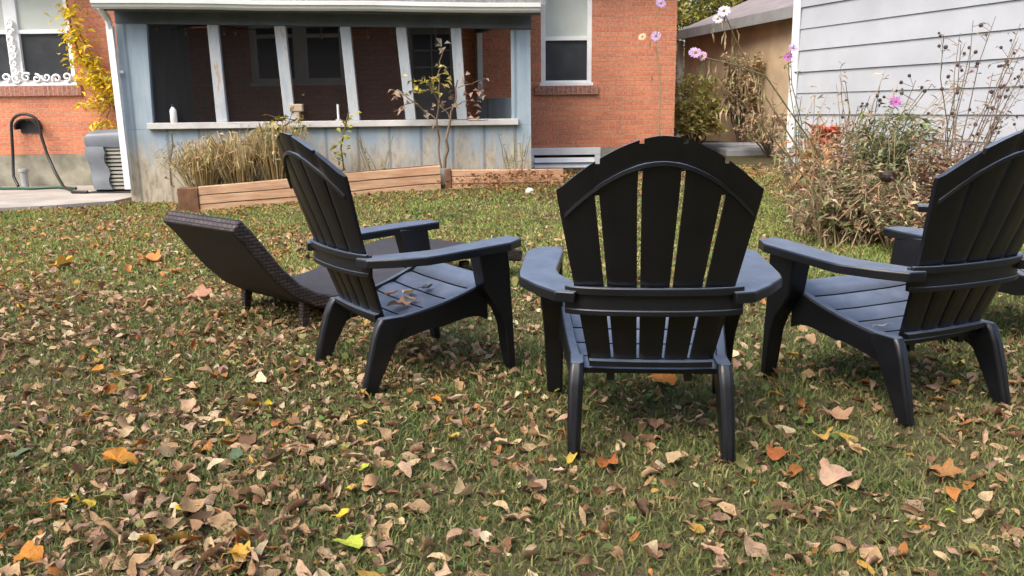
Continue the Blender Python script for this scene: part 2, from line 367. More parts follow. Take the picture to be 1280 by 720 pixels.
def place_leaves(V, X, Y, Z, yaw, tx, ty):
    n = len(X); cy, sy = np.cos(yaw), np.sin(yaw); z0 = np.zeros(n); o1 = np.ones(n)
    Rz = np.stack([np.stack([cy,-sy,z0],1), np.stack([sy,cy,z0],1), np.stack([z0,z0,o1],1)],1)
    Rx = np.stack([np.stack([o1,z0,z0],1), np.stack([z0,np.cos(tx),-np.sin(tx)],1), np.stack([z0,np.sin(tx),np.cos(tx)],1)],1)
    Ry = np.stack([np.stack([np.cos(ty),z0,np.sin(ty)],1), np.stack([z0,o1,z0],1), np.stack([-np.sin(ty),z0,np.cos(ty)],1)],1)
    Rm = Rz@Ry@Rx; W = np.einsum('nij,nskj->nski', Rm, V)
    lo = W[...,2].min((1,2)); W[...,2] += (Z-lo)[:,None,None]; W[...,0] += X[:,None,None]; W[...,1] += Y[:,None,None]; return W
_c = np.arange(NS*3).reshape(NS,3); LF = np.array([(_c[i,k],_c[i,k+1],_c[i+1,k+1],_c[i+1,k]) for i in range(NS-1) for k in (0,1)])
LEAFPAL = np.array([(.44,.29,.155),(.46,.31,.20),(.35,.21,.11),(.20,.105,.055),(.12,.07,.04),(.52,.39,.22),(.62,.52,.33),(.42,.17,.045),(.50,.31,.06),(.26,.25,.08),(.36,.22,.15)])
LEAFP = np.array([.22,.15,.16,.10,.06,.10,.045,.045,.03,.035,.055])
def litter():
    pz = rng.normal(0,1,(2,900)); px, py = .05+.42*pz[0], 9.66+.16*pz[1]; pk = (np.abs(px) < 1.1) & (py < 10.12) & (py > 9.3); px, py = px[pk], py[pk]
    X, Y = field(285000, 0.58); n = len(X)
    c = vnoise(X, Y, 1.1)*.55+vnoise(X+5, Y, 3.1)*.45
    left = sstep(.9, -.9, X/np.maximum(Y,1)*2.6); dens = .15+.6*np.clip((c-.38)*2.4, 0, 1)+.26*left*(Y < 8)+.1*(Y < 3)*left
    dens = dens*(1-.72*sstep(3.9,5.4,Y)*sstep(-2.2,-.8,X)-.05*sstep(3.9,5.4,Y)*(X<-1.5))
    dens = np.where(Y > 9.0, np.maximum(dens, .5), dens); dens = np.where((Y > 10.5), .85, dens)
    dens = dens*(1-.30*sstep(-.2,1.0,X)*(Y < 5))
    chair = sum(np.exp(-((X-a)**2+(Y-b)**2)/.12) for a, b in ((-.45,3.35),(.42,2.7),(1.45,3.0),(-1.2,4.4))); dens = dens+.25*chair
    k = rng.random(n) < dens*.56*(1-.25*sstep(4,6,Y)); X, Y = np.r_[X[k], px], np.r_[Y[k], py]; n = len(X); pile = np.r_[np.zeros(k.sum()), np.ones(len(px))]
    ln = np.clip(rng.lognormal(-3.22,.42,n), .011, .080)*np.where(Y > 6, .95, 1); wd = ln*np.clip(rng.normal(.44,.15,n), .16, .8)
    V = leaf_arrays(n, ln, wd, rng.uniform(-.4,1.35,n)*np.where(rng.random(n)<.25,1.5,1), rng.normal(.05,.4,n), rng.normal(0,1.1,n))
    W = place_leaves(V, X, Y, ground_z(X,Y)+.015*rng.random(n)**1.5+pile*np.clip(.16-.28*np.abs(Y-9.78)-.02*(X/.5)**2,0,.2)*(.6+.6*rng.random(n)), rng.random(n)*6.283, rng.normal(0,.5,n), rng.normal(0,.32,n))
    p = LEAFP.copy(); ci = rng.choice(len(p), n, p=p/p.sum()); C = LEAFPAL[ci]
    farleft = (Y > 5) & (X < 0) & (rng.random(n) < .30); C = np.where(farleft[:,None], np.array([(.46,.21,.07)])*(.8+.6*rng.random((n,1))), C)
    nb = (Y > 8.8) & (rng.random(n) < .5+.4*pile); C = np.where(nb[:,None], np.array([(.40,.20,.09)]), C)
    C = C*(.70+.5*rng.random((n,1)))
    CC = np.repeat(C, NS*3, 0).reshape(n,NS,3,3); CC[:,:,1] *= .85; CC *= (.85+.3*rng.random((n,NS,1,1)))
    F = (np.arange(n)[:,None,None]*(NS*3)+LF[None]).reshape(-1,4)
    o = np_mesh('leaf_litter', W.reshape(-1,3), F, CC.reshape(-1,3), 'leaf'); o['kind'] = 'stuff'
    tag(o, 'curled brown and tan fallen leaves scattered all over the lawn', 'leaves')
litter()

def weeds():
    X, Y = field(22000, .9, 1.2, 9); c = vnoise(X*1.0+9, Y, 2.6); k = (c > .66) & (rng.random(len(X)) < (c-.62)*3.2); X, Y = X[k], Y[k]; n = len(X)
    ln = rng.uniform(.014,.034,n)*(1+.05*Y); V = leaf_arrays(n, ln, ln*rng.uniform(.35,.95,n), rng.uniform(-.2,.6,n), rng.normal(-.3,.3,n), rng.normal(0,.3,n))
    W = place_leaves(V, X, Y, ground_z(X,Y)+.004+.02*rng.random(n), rng.random(n)*6.283, rng.normal(0,.45,n), rng.normal(0,.45,n))
    C = np.array([(.085,.145,.040)])*(.65+.8*rng.random((n,1)))*np.array([[1,1,1]])+np.array([(.05,.02,0)])*rng.random((n,1))
    F = (np.arange(n)[:,None,None]*(NS*3)+LF[None]).reshape(-1,4)
    o = np_mesh('lawn_weeds', W.reshape(-1,3), F, np.repeat(C, NS*3, 0), 'grass'); o['kind'] = 'stuff'; tag(o, 'patches of darker green clover and small weeds in the lawn', 'weeds')
weeds()

# ------------------------------------------------------------------ single leaves one can point at
def lobed(mb, r, lobes, cup):
    n = lobes*4; pts = []
    for ring in (.0, .45, 1.0):
        for j in range(n):
            a = 2*math.pi*j/n; k = (1.0, .86, .66, .86)[j % 4]; q = 1+(k-1)*ring
            q *= 1+.16*math.sin(2*a+cup*9)+.08*math.sin(5*a+cup*20); x = math.cos(a)*r*ring*q*1.1; y = math.sin(a)*r*ring*q
            pts.append((x, y, cup*r*((x/r)**2*1.0-.35*(y/r)**2)+.14*r*math.sin(5*a+ring*4+cup*30)*ring+.3*r*ring*ring*max(0,math.sin(a+cup*40))))
    fs = [(i*n+j, i*n+(j+1)%n, (i+1)*n+(j+1)%n, (i+1)*n+j) for i in range(2) for j in range(n)]; mb.add(pts, fs)
def one_leaf(u, v, size, col, kind, label, p=None, yaw=None, group=None, tilt=None):
    q = on_ground(u, v) if p is None else Vector(p)
    mb = MB(); mb.col = col
    if kind == 'lobed': lobed(mb, size*.5, random.choice((5,6)), random.uniform(.25,.6))
    else:
        ar = leaf_arrays(1, np.array([size]), np.array([size*(.72 if kind == 'broad' else .4)]), np.array([random.uniform(.2,.5) if kind == 'broad' else random.uniform(.5,1.1)]), np.array([random.uniform(.1,.5)]), np.array([random.uniform(-.5,.5)]))
        mb.add([tuple(x) for x in ar.reshape(-1,3)], [tuple(f) for f in LF])
    # a stalk
    mb.tube([(-size*.46,0,.01),(-size*.62,.004,.012),(-size*.75,.0,.004)], .0013, 4)
    zmin = min(x[2] for x in mb.v); mb.v = [(x,y,z-zmin) for x,y,z in mb.v]
    mb.c = [tuple(min(1,c*random.uniform(.88,1.12)) for c in cc) for cc in mb.c]
    o = mb.build('fallen_leaf', 'leaf', smooth=80); o.location = (q.x, q.y, q.z+(.022 if p is None else .003))
    t = tilt or (random.uniform(-.3,.3), random.uniform(-.45,.1))
    o.rotation_euler = (t[0], t[1], random.random()*6.28 if yaw is None else yaw); tag(o, label, 'leaf', group); return o
YEL, ORA, TAN, PALE, GRN, RUS = (.66,.48,.03), (.56,.24,.04), (.46,.27,.16), (.60,.47,.33), (.42,.48,.06), (.36,.12,.035)
TEAL = (.11,.16,.085)
for a in [
 (231,646,.058,YEL,'broad','bright round yellow leaf on the lawn at lower left, nearest the picture corner'),
 (437,692,.068,GRN,'lobed','lime yellow lobed leaf at the bottom edge of the lawn left of centre'),
 (430,653,.045,YEL,'broad','small yellow leaf just above the lime lobed leaf at the bottom'),
 (336,514,.055,YEL,'broad','clean yellow leaf on the grass in front of the left black chair'),
 (371,461,.055,YEL,'broad','round yellow leaf beside the far rear leg of the left chair'),
 (454,538,.05,(.60,.38,.08),'broad','mustard yellow leaf near the front foot of the left chair'),
 (456,594,.045,GRN,'broad','small green yellow leaf on open grass left of the middle chair'),
 (438,622,.045,YEL,'broad','tiny yellow leaf beside a heap of pinkish brown leaves'),
 (148,588,.10,ORA,'lobed','big upright orange brown leaf on the lawn at left'),
 (152,475,.075,(.58,.36,.05),'broad','golden leaf in the left half of the lawn below the wicker lounger'),
 (124,470,.07,ORA,'broad','orange leaf beside the golden leaf below the wicker lounger'),
 (210,482,.055,(.58,.40,.06),'broad','small gold leaf right of the golden pair at left'),
 (76,640,.06,ORA,'broad','orange leaf half buried in litter at the lower left'),
 (104,640,.06,(.60,.45,.05),'lobed','yellow and orange curled leaf at the lower left beside an orange one'),
 (300,705,.07,(.58,.32,.05),'lobed','orange leaf standing at the bottom edge of the picture'),
 (38,713,.07,ORA,'lobed','orange leaf at the bottom left corner of the lawn'),
 (295,578,.06,TEAL,'broad','dark green leaf lying among tan leaves left of centre'),
 (25,576,.07,TEAL,'narrow','dull blue green leaf at the left edge of the lawn'),
 (541,508,.075,ORA,'lobed','bright orange leaf on the lawn between the left and the middle chair'),
 (568,507,.075,PALE,'narrow','cream leaf lying beside the bright orange one between two chairs'),
 (623,580,.05,PALE,'narrow','pale cream leaf left of the middle chair near its rear foot'),
 (567,555,.06,(.56,.38,.08),'broad','yellow brown leaf left of the middle chair among pink leaves'),
 (607,682,.045,PALE,'broad','whitish small leaf at the bottom centre of the lawn'),
 (715,581,.075,(.52,.38,.06),'narrow','long yellow leaf touching the left rear foot of the middle chair'),
 (760,588,.09,RUS,'lobed','rusty red leaf right of the left rear foot of the middle chair'),
 (700,598,.045,PALE,'broad','cream leaf in front of the left rear foot of the middle chair'),
 (827,484,.11,(.55,.22,.04),'lobed','large orange leaf on the ground under the seat of the middle chair'),
 (820,541,.085,TAN,'broad','flat tan leaf between the rear legs of the middle chair'),
 (972,580,.085,RUS,'lobed','rusty orange leaf right of the right rear foot of the middle chair'),
 (1042,608,.11,(.55,.36,.24),'lobed','largest pale tan maple leaf on open grass at lower right'),
 (1085,628,.06,TAN,'narrow','tan curled leaf beside the largest tan leaf at lower right'),
 (1070,570,.06,(.62,.46,.17),'broad','pale yellow leaf below the near front leg of the right chair'),
 (1027,556,.07,(.52,.33,.09),'lobed','golden brown leaf below the right chair'),
 (1198,463,.085,(.60,.52,.16),'broad','pale yellow leaf between the rear legs of the right chair'),
 (1045,528,.09,TAN,'lobed','tan leaf on dark litter under the right chair'),
 (1180,603,.08,(.34,.17,.06),'lobed','brown curled leaf on the grass at right below the right chair'),
 (1186,650,.035,GRN,'broad','tiny green yellow leaf on the grass at lower right'),
 (889,700,.065,(.52,.31,.2),'broad','pinkish tan leaf at the bottom edge of the lawn right of centre'),
 (85,413,.12,(.46,.36,.24),'narrow','large pale tan leaf on the lawn at left, level with the lounger foot'),
 (190,329,.17,(.58,.22,.06),'lobed','orange leaf clump on the lawn left of the wicker lounger'),
 (80,335,.17,(.62,.36,.06),'lobed','golden orange leaf far out on the left lawn'),
 (250,375,.13,(.48,.26,.17),'lobed','pinkish leaf under the raised head of the wicker lounger'),
]: one_leaf(*a)

# ------------------------------------------------------------------ black adirondack chairs
def back_y(x, z): 
    t = (z-.276)/.70; return .085-.262*t+.055*(x/.277)**2*(.4+.6*t)
def make_chair(label, group):
    root = thing('adirondack_chair', label, 'chair', (0,0,0), 0, group)
    # ---- seat of lateral slats
    mb = MB()
    def sz(y): 
        z = .262+(y-.09)*.285-.02*math.sin(math.pi*(y-.09)/.47)
        return z if y < .53 else z-((y-.53)/.07)**2*.05
    sl = [(.085,.165),(.173,.258),(.266,.352),(.360,.446),(.454,.600)]
    for a, b in sl:
        k = 3 if b < .59 else 7; secs = []
        for i in range(k+1):
            y = a+(b-a)*i/k; z = sz(y); hw = .205+(y-.085)/.5*.062
            e = .006 if i in (0, k) else 0
            secs.append([(-hw,y,z-e),(-hw*.5,y,z-e-.004),(hw*.5,y,z-e-.004),(hw,y,z-e),(hw,y,z-.024),(-hw,y,z-.024)])
        mb.loft(secs)
    mb.box(-.2,.2,.10,.52,.222,.232) if False else None
    for x in (-.12,.12): mb.loft([[(x-.012,y,sz(y)-.022),(x+.012,y,sz(y)-.022),(x+.012,y,sz(y)-.05),(x-.012,y,sz(y)-.05)] for y in (.09,.25,.4,.54)])
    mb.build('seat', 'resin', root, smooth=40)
    # ---- backrest: five slats fanned out, thin slits between
    mb = MB()
    def xb(k, z):     # k in -1..1 across, fan
        t = (z-.276)/.70; e = .188+(.285-.188)*min(1, max(0,t)/.77)**1.0; return k*e
    def ztop(x):
        a = min(1, abs(x)/.28); return .976-.150*a**1.75
    cuts = [-1,-.605,-.2,.2,.605,1]; gp = .021
    T = .020
    for i in range(5):
        k0 = cuts[i]+(gp if i > 0 else 0); k1 = cuts[i+1]-(gp if i < 4 else 0); cols = 6; rows = 18; front = []; 
        zt = [None]*(cols+1)
        for c in range(cols+1):
            k = k0+(k1-k0)*c/cols; z = .9
            for _ in range(8): z = ztop(xb(k, z))
            zt[c] = z
        secs = []
        for r in range(rows+1):
            fr = []; bk = []
            for c in range(cols+1):
                k = k0+(k1-k0)*c/cols; z = .27+(zt[c]-.27)*r/rows; x = xb(k, z); y = back_y(x, z)
                e = .0035 if c in (0, cols) else 0
                fr.append((x, y-e, z)); bk.append((x, y-T+e, z))
            secs.append(fr+bk[::-1])
        mb.loft(secs)
    for i in range(1, 5):            # solid webs that join the slats: top, middle, foot
        kc = cuts[i]
        for z0, z1 in ((.27,.295),(.445,.535),(.0,.0)):
            if z1 == 0:
                zz = .9
                for _ in range(8): zz = ztop(xb(kc, zz))
                z1 = zz-.011; z0 = z1-(.088 if abs(kc) > .4 else .075)
            secs = []
            for r in range(5):
                z = z0+(z1-z0)*r/4; q = []
                x0, x1 = xb(kc-gp*1.15, z), xb(kc+gp*1.15, z); y0, y1 = back_y(x0,z), back_y(x1,z)
                secs.append([(x0,y0-.003,z),(x1,y1-.003,z),(x1,y1-T+.003,z),(x0,y0-T+.003,z)])
            mb.loft(secs)
    # raised arch rib and foot lip on the rear face
    def rear_rib(pts, hh, dd):
        secs = []
        for x, z in pts:
            y = back_y(x, z)-T+.001; secs.append([(x,y,z-hh),(x,y,z+hh),(x,y-dd,z+hh*.7),(x,y-dd,z-hh*.7)])
        mb.loft(secs)
    rear_rib([(x, .902-.150*(abs(x)/.262)**1.9) for x in np.linspace(-.262,.262,25)], .008, .009)
    rear_rib([(x, .278-.0*abs(x)) for x in np.linspace(-.187,.187,15)], .012, .022)
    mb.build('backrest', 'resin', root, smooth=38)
    # ---- band that wraps behind the back from arm to arm
    mb = MB(); xs = np.linspace(-.262,.262,27)
    def strip(z0, z1, d0, d1):
        secs = []
        for x in xs:
            ym = back_y(x*.9, .5)-T-.006+.02*(abs(x)/.262)**6
            secs.append([(x,ym-d0,z0),(x,ym-d0,z1),(x,ym-d1,z1),(x,ym-d1,z0)])
        mb.loft(secs)
    strip(.452,.532,.0,.012); strip(.512,.536,.0121,.026); strip(.450,.468,.0121,.019)
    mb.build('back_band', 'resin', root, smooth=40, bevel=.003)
    for s in (1, -1):
        # ---- arm
        mb = MB()
        out = [(.235,-.035),(.292,-.020),(.352,.06),(.408,.160),(.414,.215),(.413,.36),(.410,.535),(.372,.612)]
        inn = [(.276,.615),(.274,.535),(.284,.38),(.291,.28),(.281,.205),(.246,.135),(.216,.085),(.205,.03)]
        inn = inn[::-1]; secs = []
        for (xo,yo),(xi,yi) in zip(out, inn):
            zz = .523+(yo+.03)*.045; 
            secs.append([(s*xo,yo,zz-.034),(s*xo,yo,zz-.005),(s*(xo-.006),yo+.001,zz),(s*(xi+.005),yi,zz),(s*xi,yi,zz-.005),(s*xi,yi,zz-.034)])
        mb.loft(secs)
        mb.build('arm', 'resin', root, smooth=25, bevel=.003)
        # ---- front leg
        mb = MB()
        prof = [(.53,.415,.555,.278,.362),(.44,.437,.566,.276,.358),(.36,.452,.574,.275,.352),(.31,.487,.580,.275,.348),(.26,.525,.585,.275,.346),(.2,.549,.590,.276,.344),(.1,.562,.598,.277,.340),(.0,.580,.606,.279,.336)]
        mb.loft([[(s*x0,y0,z),(s*x1,y0,z),(s*x1,y1,z),(s*x0,y1,z)] for z,y0,y1,x0,x1 in prof])
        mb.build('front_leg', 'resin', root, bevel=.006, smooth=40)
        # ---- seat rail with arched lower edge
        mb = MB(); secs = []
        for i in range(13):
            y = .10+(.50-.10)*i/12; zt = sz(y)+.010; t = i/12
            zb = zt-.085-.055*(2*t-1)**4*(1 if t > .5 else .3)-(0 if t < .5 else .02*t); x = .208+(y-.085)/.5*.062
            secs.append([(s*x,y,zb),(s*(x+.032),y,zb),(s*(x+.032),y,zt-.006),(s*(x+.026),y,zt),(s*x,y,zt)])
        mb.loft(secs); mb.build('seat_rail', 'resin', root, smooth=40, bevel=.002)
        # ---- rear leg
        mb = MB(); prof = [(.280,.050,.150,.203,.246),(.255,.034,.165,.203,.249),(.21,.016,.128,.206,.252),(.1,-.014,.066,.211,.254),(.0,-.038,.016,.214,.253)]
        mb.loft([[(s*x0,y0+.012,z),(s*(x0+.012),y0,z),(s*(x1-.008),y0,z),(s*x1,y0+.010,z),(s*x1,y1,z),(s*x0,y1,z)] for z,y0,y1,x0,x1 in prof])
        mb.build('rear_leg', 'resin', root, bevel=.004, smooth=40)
    return root
G = 'black plastic adirondack chairs standing on the lawn'
c0 = make_chair('black adirondack chair in the middle, seen square from behind', G)
c0.location = (.418,2.419,.012); c0.rotation_euler = (0,0,math.radians(-4.5))
c1 = copy_thing(c0, (-.675,3.24,.01), math.radians(-55.2), 'black adirondack chair turned sideways beside the wicker lounger, dry leaves on its seat')
c2 = copy_thing(c0, (1.53,2.766,.012), math.radians(23.7), 'black adirondack chair at right turned towards the middle, flower bed behind it')
c3 = copy_thing(c0, (2.58,3.80,.01), math.radians(76), 'black adirondack chair mostly hidden behind the right hand chair, at the picture edge')
def on_seat(ch, x, y, dz=.0):
    z = .262+(y-.09)*.285-.02*math.sin(math.pi*(y-.09)/.47); a = ch.rotation_euler[2]
    return (ch.location.x+x*math.cos(a)-y*math.sin(a), ch.location.y+x*math.sin(a)+y*math.cos(a), ch.location.z+z+dz)
for x, y, sz_, col, kd, lb in [(.12,.19,.085,TAN,'lobed','tan curled leaf on the left chair seat nearest its rear corner'),(.09,.26,.07,(.42,.25,.16),'narrow','narrow tan leaf in the leaf row on the left chair seat'),
    (.02,.29,.075,PALE,'broad','pale leaf at the centre of the left chair seat'),(-.06,.25,.07,TAN,'narrow','thin tan leaf furthest across the left chair seat'),(.05,.36,.06,(.08,.08,.085),'broad','dark grey leaf on the left chair seat near the front')]:
    one_leaf(0,0,sz_,col,kd,lb,p=on_seat(c1,x,y,.006),tilt=(.0,-.25))
one_leaf(0,0,.05,(.7,.66,.6),'narrow','whitish leaf lying on the right chair seat against its back',p=on_seat(c2,-.17,.17,.006),tilt=(0,-.25))

# ------------------------------------------------------------------ wicker lounger
def lounger():
    dx, dy = .66, .751; a = math.atan2(dy, dx)-math.pi/2       # local +y runs from head to foot
    root = thing('wicker_lounger', 'dark brown wicker wave lounger with raised curved head behind the left chair', 'lounger', (-1.475,4.02,0), a)
    prof = [(0.0,.585),(.06,.52),(.13,.425),(.21,.322),(.30,.232),(.40,.172),(.52,.140),(.66,.132),(.82,.150),(.98,.190),(1.13,.232),(1.28,.262),(1.43,.270),(1.58,.252),(1.75,.222),(1.98,.178)]
    P = [Vector((0,y,z)) for y,z in prof]; Nn = []
    for i in range(len(P)):
        d = (P[min(i+1,len(P)-1)]-P[max(i-1,0)]).normalized(); Nn.append(Vector((0,-d.z,d.y)))
    hw, th = .325, .074; mb = MB(); secs = []
    for p, nv in zip(P, Nn):
        q = p-nv*th; secs.append([(-hw,p.y,p.z),(hw,p.y,p.z),(hw,q.y,q.z),(-hw,q.y,q.z)])
    n = 4; vs = [x for s in secs for x in s]; fs = []; mi = []
    for i in range(len(secs)-1):
        for j in range(4): fs.append((i*n+j, i*n+(j+1)%n, (i+1)*n+(j+1)%n, (i+1)*n+j)); mi.append((1,0,2,0)[j])
    fs += [(3,2,1,0), tuple((len(secs)-1)*n+j for j in range(4))]; mi += [0,0]
    mb.add(vs, fs); mb.mi = mi
    mb.build('frame', ['wicker','weave','wicker_under'], root, smooth=30, bevel=.012)
    for y in (.36,1.5):
        for s in (-1,1):
            l = MB(); zt = .13 if y < 1 else .17; x = s*.265
            l.loft([[(x-.019*k,y-.022*k+d,z),(x+.019*k,y-.022*k+d,z),(x+.019*k,y+.022*k+d,z),(x-.019*k,y+.022*k+d,z)] for z,k,d in ((zt,1.2,.0),(.08,1,-.01),(0,.85,-.02))])
            l.build('leg', 'wicker', root, bevel=.004)
lounger()

# ------------------------------------------------------------------ house
HL = Vector((-3.3,12.3,0))
house = thing('brick_house', 'orange brick house with white framed windows behind the blue porch', 'house', HL)
def holed(mb, x0, x1, z0, z1, y0, y1, holes):
    xs = sorted({x0,x1,*[h[0] for h in holes],*[h[1] for h in holes]}); zs = sorted({z0,z1,*[h[2] for h in holes],*[h[3] for h in holes]})
    solid = lambda i, k: 0 <= i < len(xs)-1 and 0 <= k < len(zs)-1 and not any(h[0]-1e-6 <= xs[i] and xs[i+1] <= h[1]+1e-6 and h[2]-1e-6 <= zs[k] and zs[k+1] <= h[3]+1e-6 for h in holes)
    for i in range(len(xs)-1):
        for k in range(len(zs)-1):
            if not solid(i,k): continue
            a,b,c,d = xs[i],xs[i+1],zs[k],zs[k+1]
            mb.add([(a,y0,c),(b,y0,c),(b,y0,d),(a,y0,d)], [(0,1,2,3)]); mb.add([(a,y1,c),(b,y1,c),(b,y1,d),(a,y1,d)], [(3,2,1,0)])
            if not solid(i-1,k): mb.add([(a,y0,c),(a,y0,d),(a,y1,d),(a,y1,c)], [(0,1,2,3)])
            if not solid(i+1,k): mb.add([(b,y0,c),(b,y1,c),(b,y1,d),(b,y0,d)], [(0,1,2,3)])
            if not solid(i,k-1): mb.add([(a,y0,c),(a,y1,c),(b,y1,c),(b,y0,c)], [(0,1,2,3)])
            if not solid(i,k+1): mb.add([(a,y0,d),(b,y0,d),(b,y1,d),(a,y1,d)], [(0,1,2,3)])
LW, RW, IW, DR, BW = (-7.95,-6.16,1.47,2.8), (.45,1.17,1.38,2.78), (-3.66,-2.31,1.43,2.30), (-1.52,-.66,.34,2.28), (.33,1.22,.12,.47)
mb = MB(); holed(mb, -10, 2.36, .495, 3.05, 12.3, 12.5, [LW,RW,IW,(-1.52,-.66,.495,2.28)]); mb.build('wall', 'brick', house, HL)
mb = MB(); mb.box(2.16,2.36,12.502,20,.495,3.05); mb.box(-10,-9.8,12.502,20,.495,3.05); mb.box(-9.798,2.158,19.8,20,.495,3.05); mb.build('wall', 'brick_side', house, HL)
mb = MB(); holed(mb, -10.02, 2.375, -.3, .493, 12.285, 12.5, [(DR[0],DR[1],DR[2],.493),BW]); mb.box(2.17,2.375,12.502,20.01,-.3,.493); mb.build('foundation', 'foundation', house, HL)
mb = MB(); mb.box(-9.7,2.1,12.75,12.8,.0,3.0); mb.build('dark_room_backing', 'dark_void', house, HL)  # dark sheet behind the windows, standing in for unlit rooms
mb = MB()                               # gable roof
for z0, z1, y0, y1 in ((3.0,5.6,11.85,16.2),):
    mb.hexa([(-10.4,y0,3.055),(2.7,y0,3.055),(2.7,y1,4.3),(-10.4,y1,4.3),(-10.4,y0,3.17),(2.7,y0,3.17),(2.7,y1,4.42),(-10.4,y1,4.42)])
    mb.hexa([(-10.4,y1,4.3),(2.7,y1,4.3),(2.7,20.5,3.055),(-10.4,20.5,3.055),(-10.4,y1,4.42),(2.7,y1,4.42),(2.7,20.5,3.17),(-10.4,20.5,3.17)])
mb.build('roof', 'shingle', house, HL)
for x in (2.2,-9.95):
    mb = MB(); mb.add([(x,12.4,3.06),(x,20,3.06),(x,16.2,4.28)], [(0,1,2)]); mb.add([(x+.12,12.4,3.06),(x+.12,20,3.06),(x+.12,16.2,4.28)], [(0,2,1)]); mb.build('gable', 'brick_side', house, HL)
def win(rect, y, mull=(), rails=(), fw=.065, mtl='white', pane='glass', blind=None, par=house, off=HL, sill=True, depth=.07):
    x0,x1,z0,z1 = rect; f = MB()
    f.box(x0,x0+fw,y,y+depth,z0,z1); f.box(x1-fw,x1,y,y+depth,z0,z1); f.box(x0+fw,x1-fw,y,y+depth,z0,z0+fw); f.box(x0+fw,x1-fw,y,y+depth,z1-fw,z1)
    if sill: f.box(x0-.02,x1+.02,y-.035,y-.001,z0-.012,z0+.035)
    w = f.build('window', mtl, par, off, bevel=.004); w.matrix_parent_inverse = Matrix()
    edges = [x0+fw]+[e for m_ in mull for e in (m_[0],m_[1])]+[x1-fw]
    for m_ in mull:
        k = MB(); k.box(m_[0],m_[1],y+.002,y+depth-.002,z0+fw,z1-fw); k.build('mullion', mtl, w, off, bevel=.004)
    for i in range(0, len(edges), 2):
        a, b = edges[i], edges[i+1]
        for r in rails:
            k = MB(); k.box(a,b,y+.012,y+depth-.004,r-.026,r+.026); k.build('rail', mtl, w, off, bevel=.003)
        if blind:
            k = MB(); k.box(a,b,y+.045,y+.05,blind,z1-fw); k.build('blind', 'blind', w, off)
        k = MB(); k.box(a,b,y+.055,y+.061,z0+fw,z1-fw if not blind else blind); k.build('pane', pane, w, off)
    return w
w = win(RW, 12.32, rails=(2.02,), pane='glass_grey', blind=2.0); w['label'] = 'white sash window with a pale blind in its upper half'
w = win(LW, 12.32, mull=((-7.08,-6.90),), rails=(2.2,), pane='glass_grey', blind=2.18); w['label'] = 'double white window with scrollwork at its foot'
# scrollwork
mb = MB()
def curl(cx, cz, r, turn, ph):
    pts = [(cx+r*(1-.75*t)*math.cos(ph+turn*t*7.5), 12.28, cz+r*(1-.75*t)*math.sin(ph+turn*t*7.5)) for t in np.linspace(0,1,16)]; mb.tube(pts, [.02-.008*t for t in np.linspace(0,1,16)], 6)
for i, x in enumerate(np.linspace(-7.85,-6.27,12)): curl(x, 1.555+.02*(i%2), .065, 1 if i%2 else -1, i)
for i, z in enumerate(np.linspace(1.66,2.3,7)): curl(-6.99, z, .06, 1 if i%2 else -1, i*1.3)
mb.build('scrollwork', 'white', w, HL, smooth=60)
mb = MB(); mb.box(-8.05,-6.08,12.255,12.30,1.32,1.46); mb.build('window_sill', 'soldier', house, HL)
mb = MB(); mb.box(.36,1.26,12.255,12.30,1.25,1.37); mb.build('window_sill', 'soldier', house, HL)
w = win(IW, 12.31, mull=((-3.05,-2.86),), rails=(2.1,), mtl='inner_trim', pane='glass_navy', fw=.09); w['label'] = 'double window in the shade of the porch'
# basement window with louvres
f = MB(); f.box(.28,1.30,12.24,12.284,.40,.50); f.box(.28,.34,12.24,12.284,.02,.399); f.box(1.22,1.30,12.24,12.284,.02,.399)
bw = f.build('basement_window', 'white', house, HL, bevel=.004); k = MB(); k.box(.34,1.22,12.30,12.31,.05,.40); k.build('pane', 'glass', bw, HL)
k = MB()
for i in range(4):
    z = .34-i*.075; k.hexa([(.345,12.20,z-.045),(1.215,12.20,z-.045),(1.215,12.215,z-.045),(.345,12.215,z-.045),(.345,12.255,z+.02),(1.215,12.255,z+.02),(1.215,12.27,z+.02),(.345,12.27,z+.02)])
k.build('louvre', 'white', bw, HL)
# door in the porch
k = MB(); holed(k, -1.46,-.72,.36,2.22,12.33,12.37,[(-1.36,-.84,1.42,2.10)]); dr = k.build('door', 'door', house, HL); dr['label'] = 'grey door with a paned window inside the porch'
k = MB(); k.box(-1.36,-.84,12.345,12.352,1.42,2.10); k.build('pane', 'glass_navy', dr, HL)
k = MB(); k.box(-1.11,-1.09,12.332,12.344,1.42,2.10); k.box(-1.36,-1.111,12.333,12.343,1.64,1.66); k.box(-1.089,-.84,12.333,12.343,1.64,1.66); k.box(-1.36,-1.111,12.333,12.343,1.87,1.89); k.box(-1.089,-.84,12.333,12.343,1.87,1.89); k.build('muntin', 'door', dr, HL)
k = MB(); k.ball((-.79,12.29,1.30),.028); k.build('handle', 'galv', dr, HL, smooth=60)
k = MB(); k.box(-1.52,-1.461,12.31,12.38,.34,2.28); k.box(-.719,-.66,12.31,12.38,.34,2.28); k.box(-1.46,-.72,12.31,12.38,2.221,2.28); k.build('door_frame', 'inner_trim', house, HL)

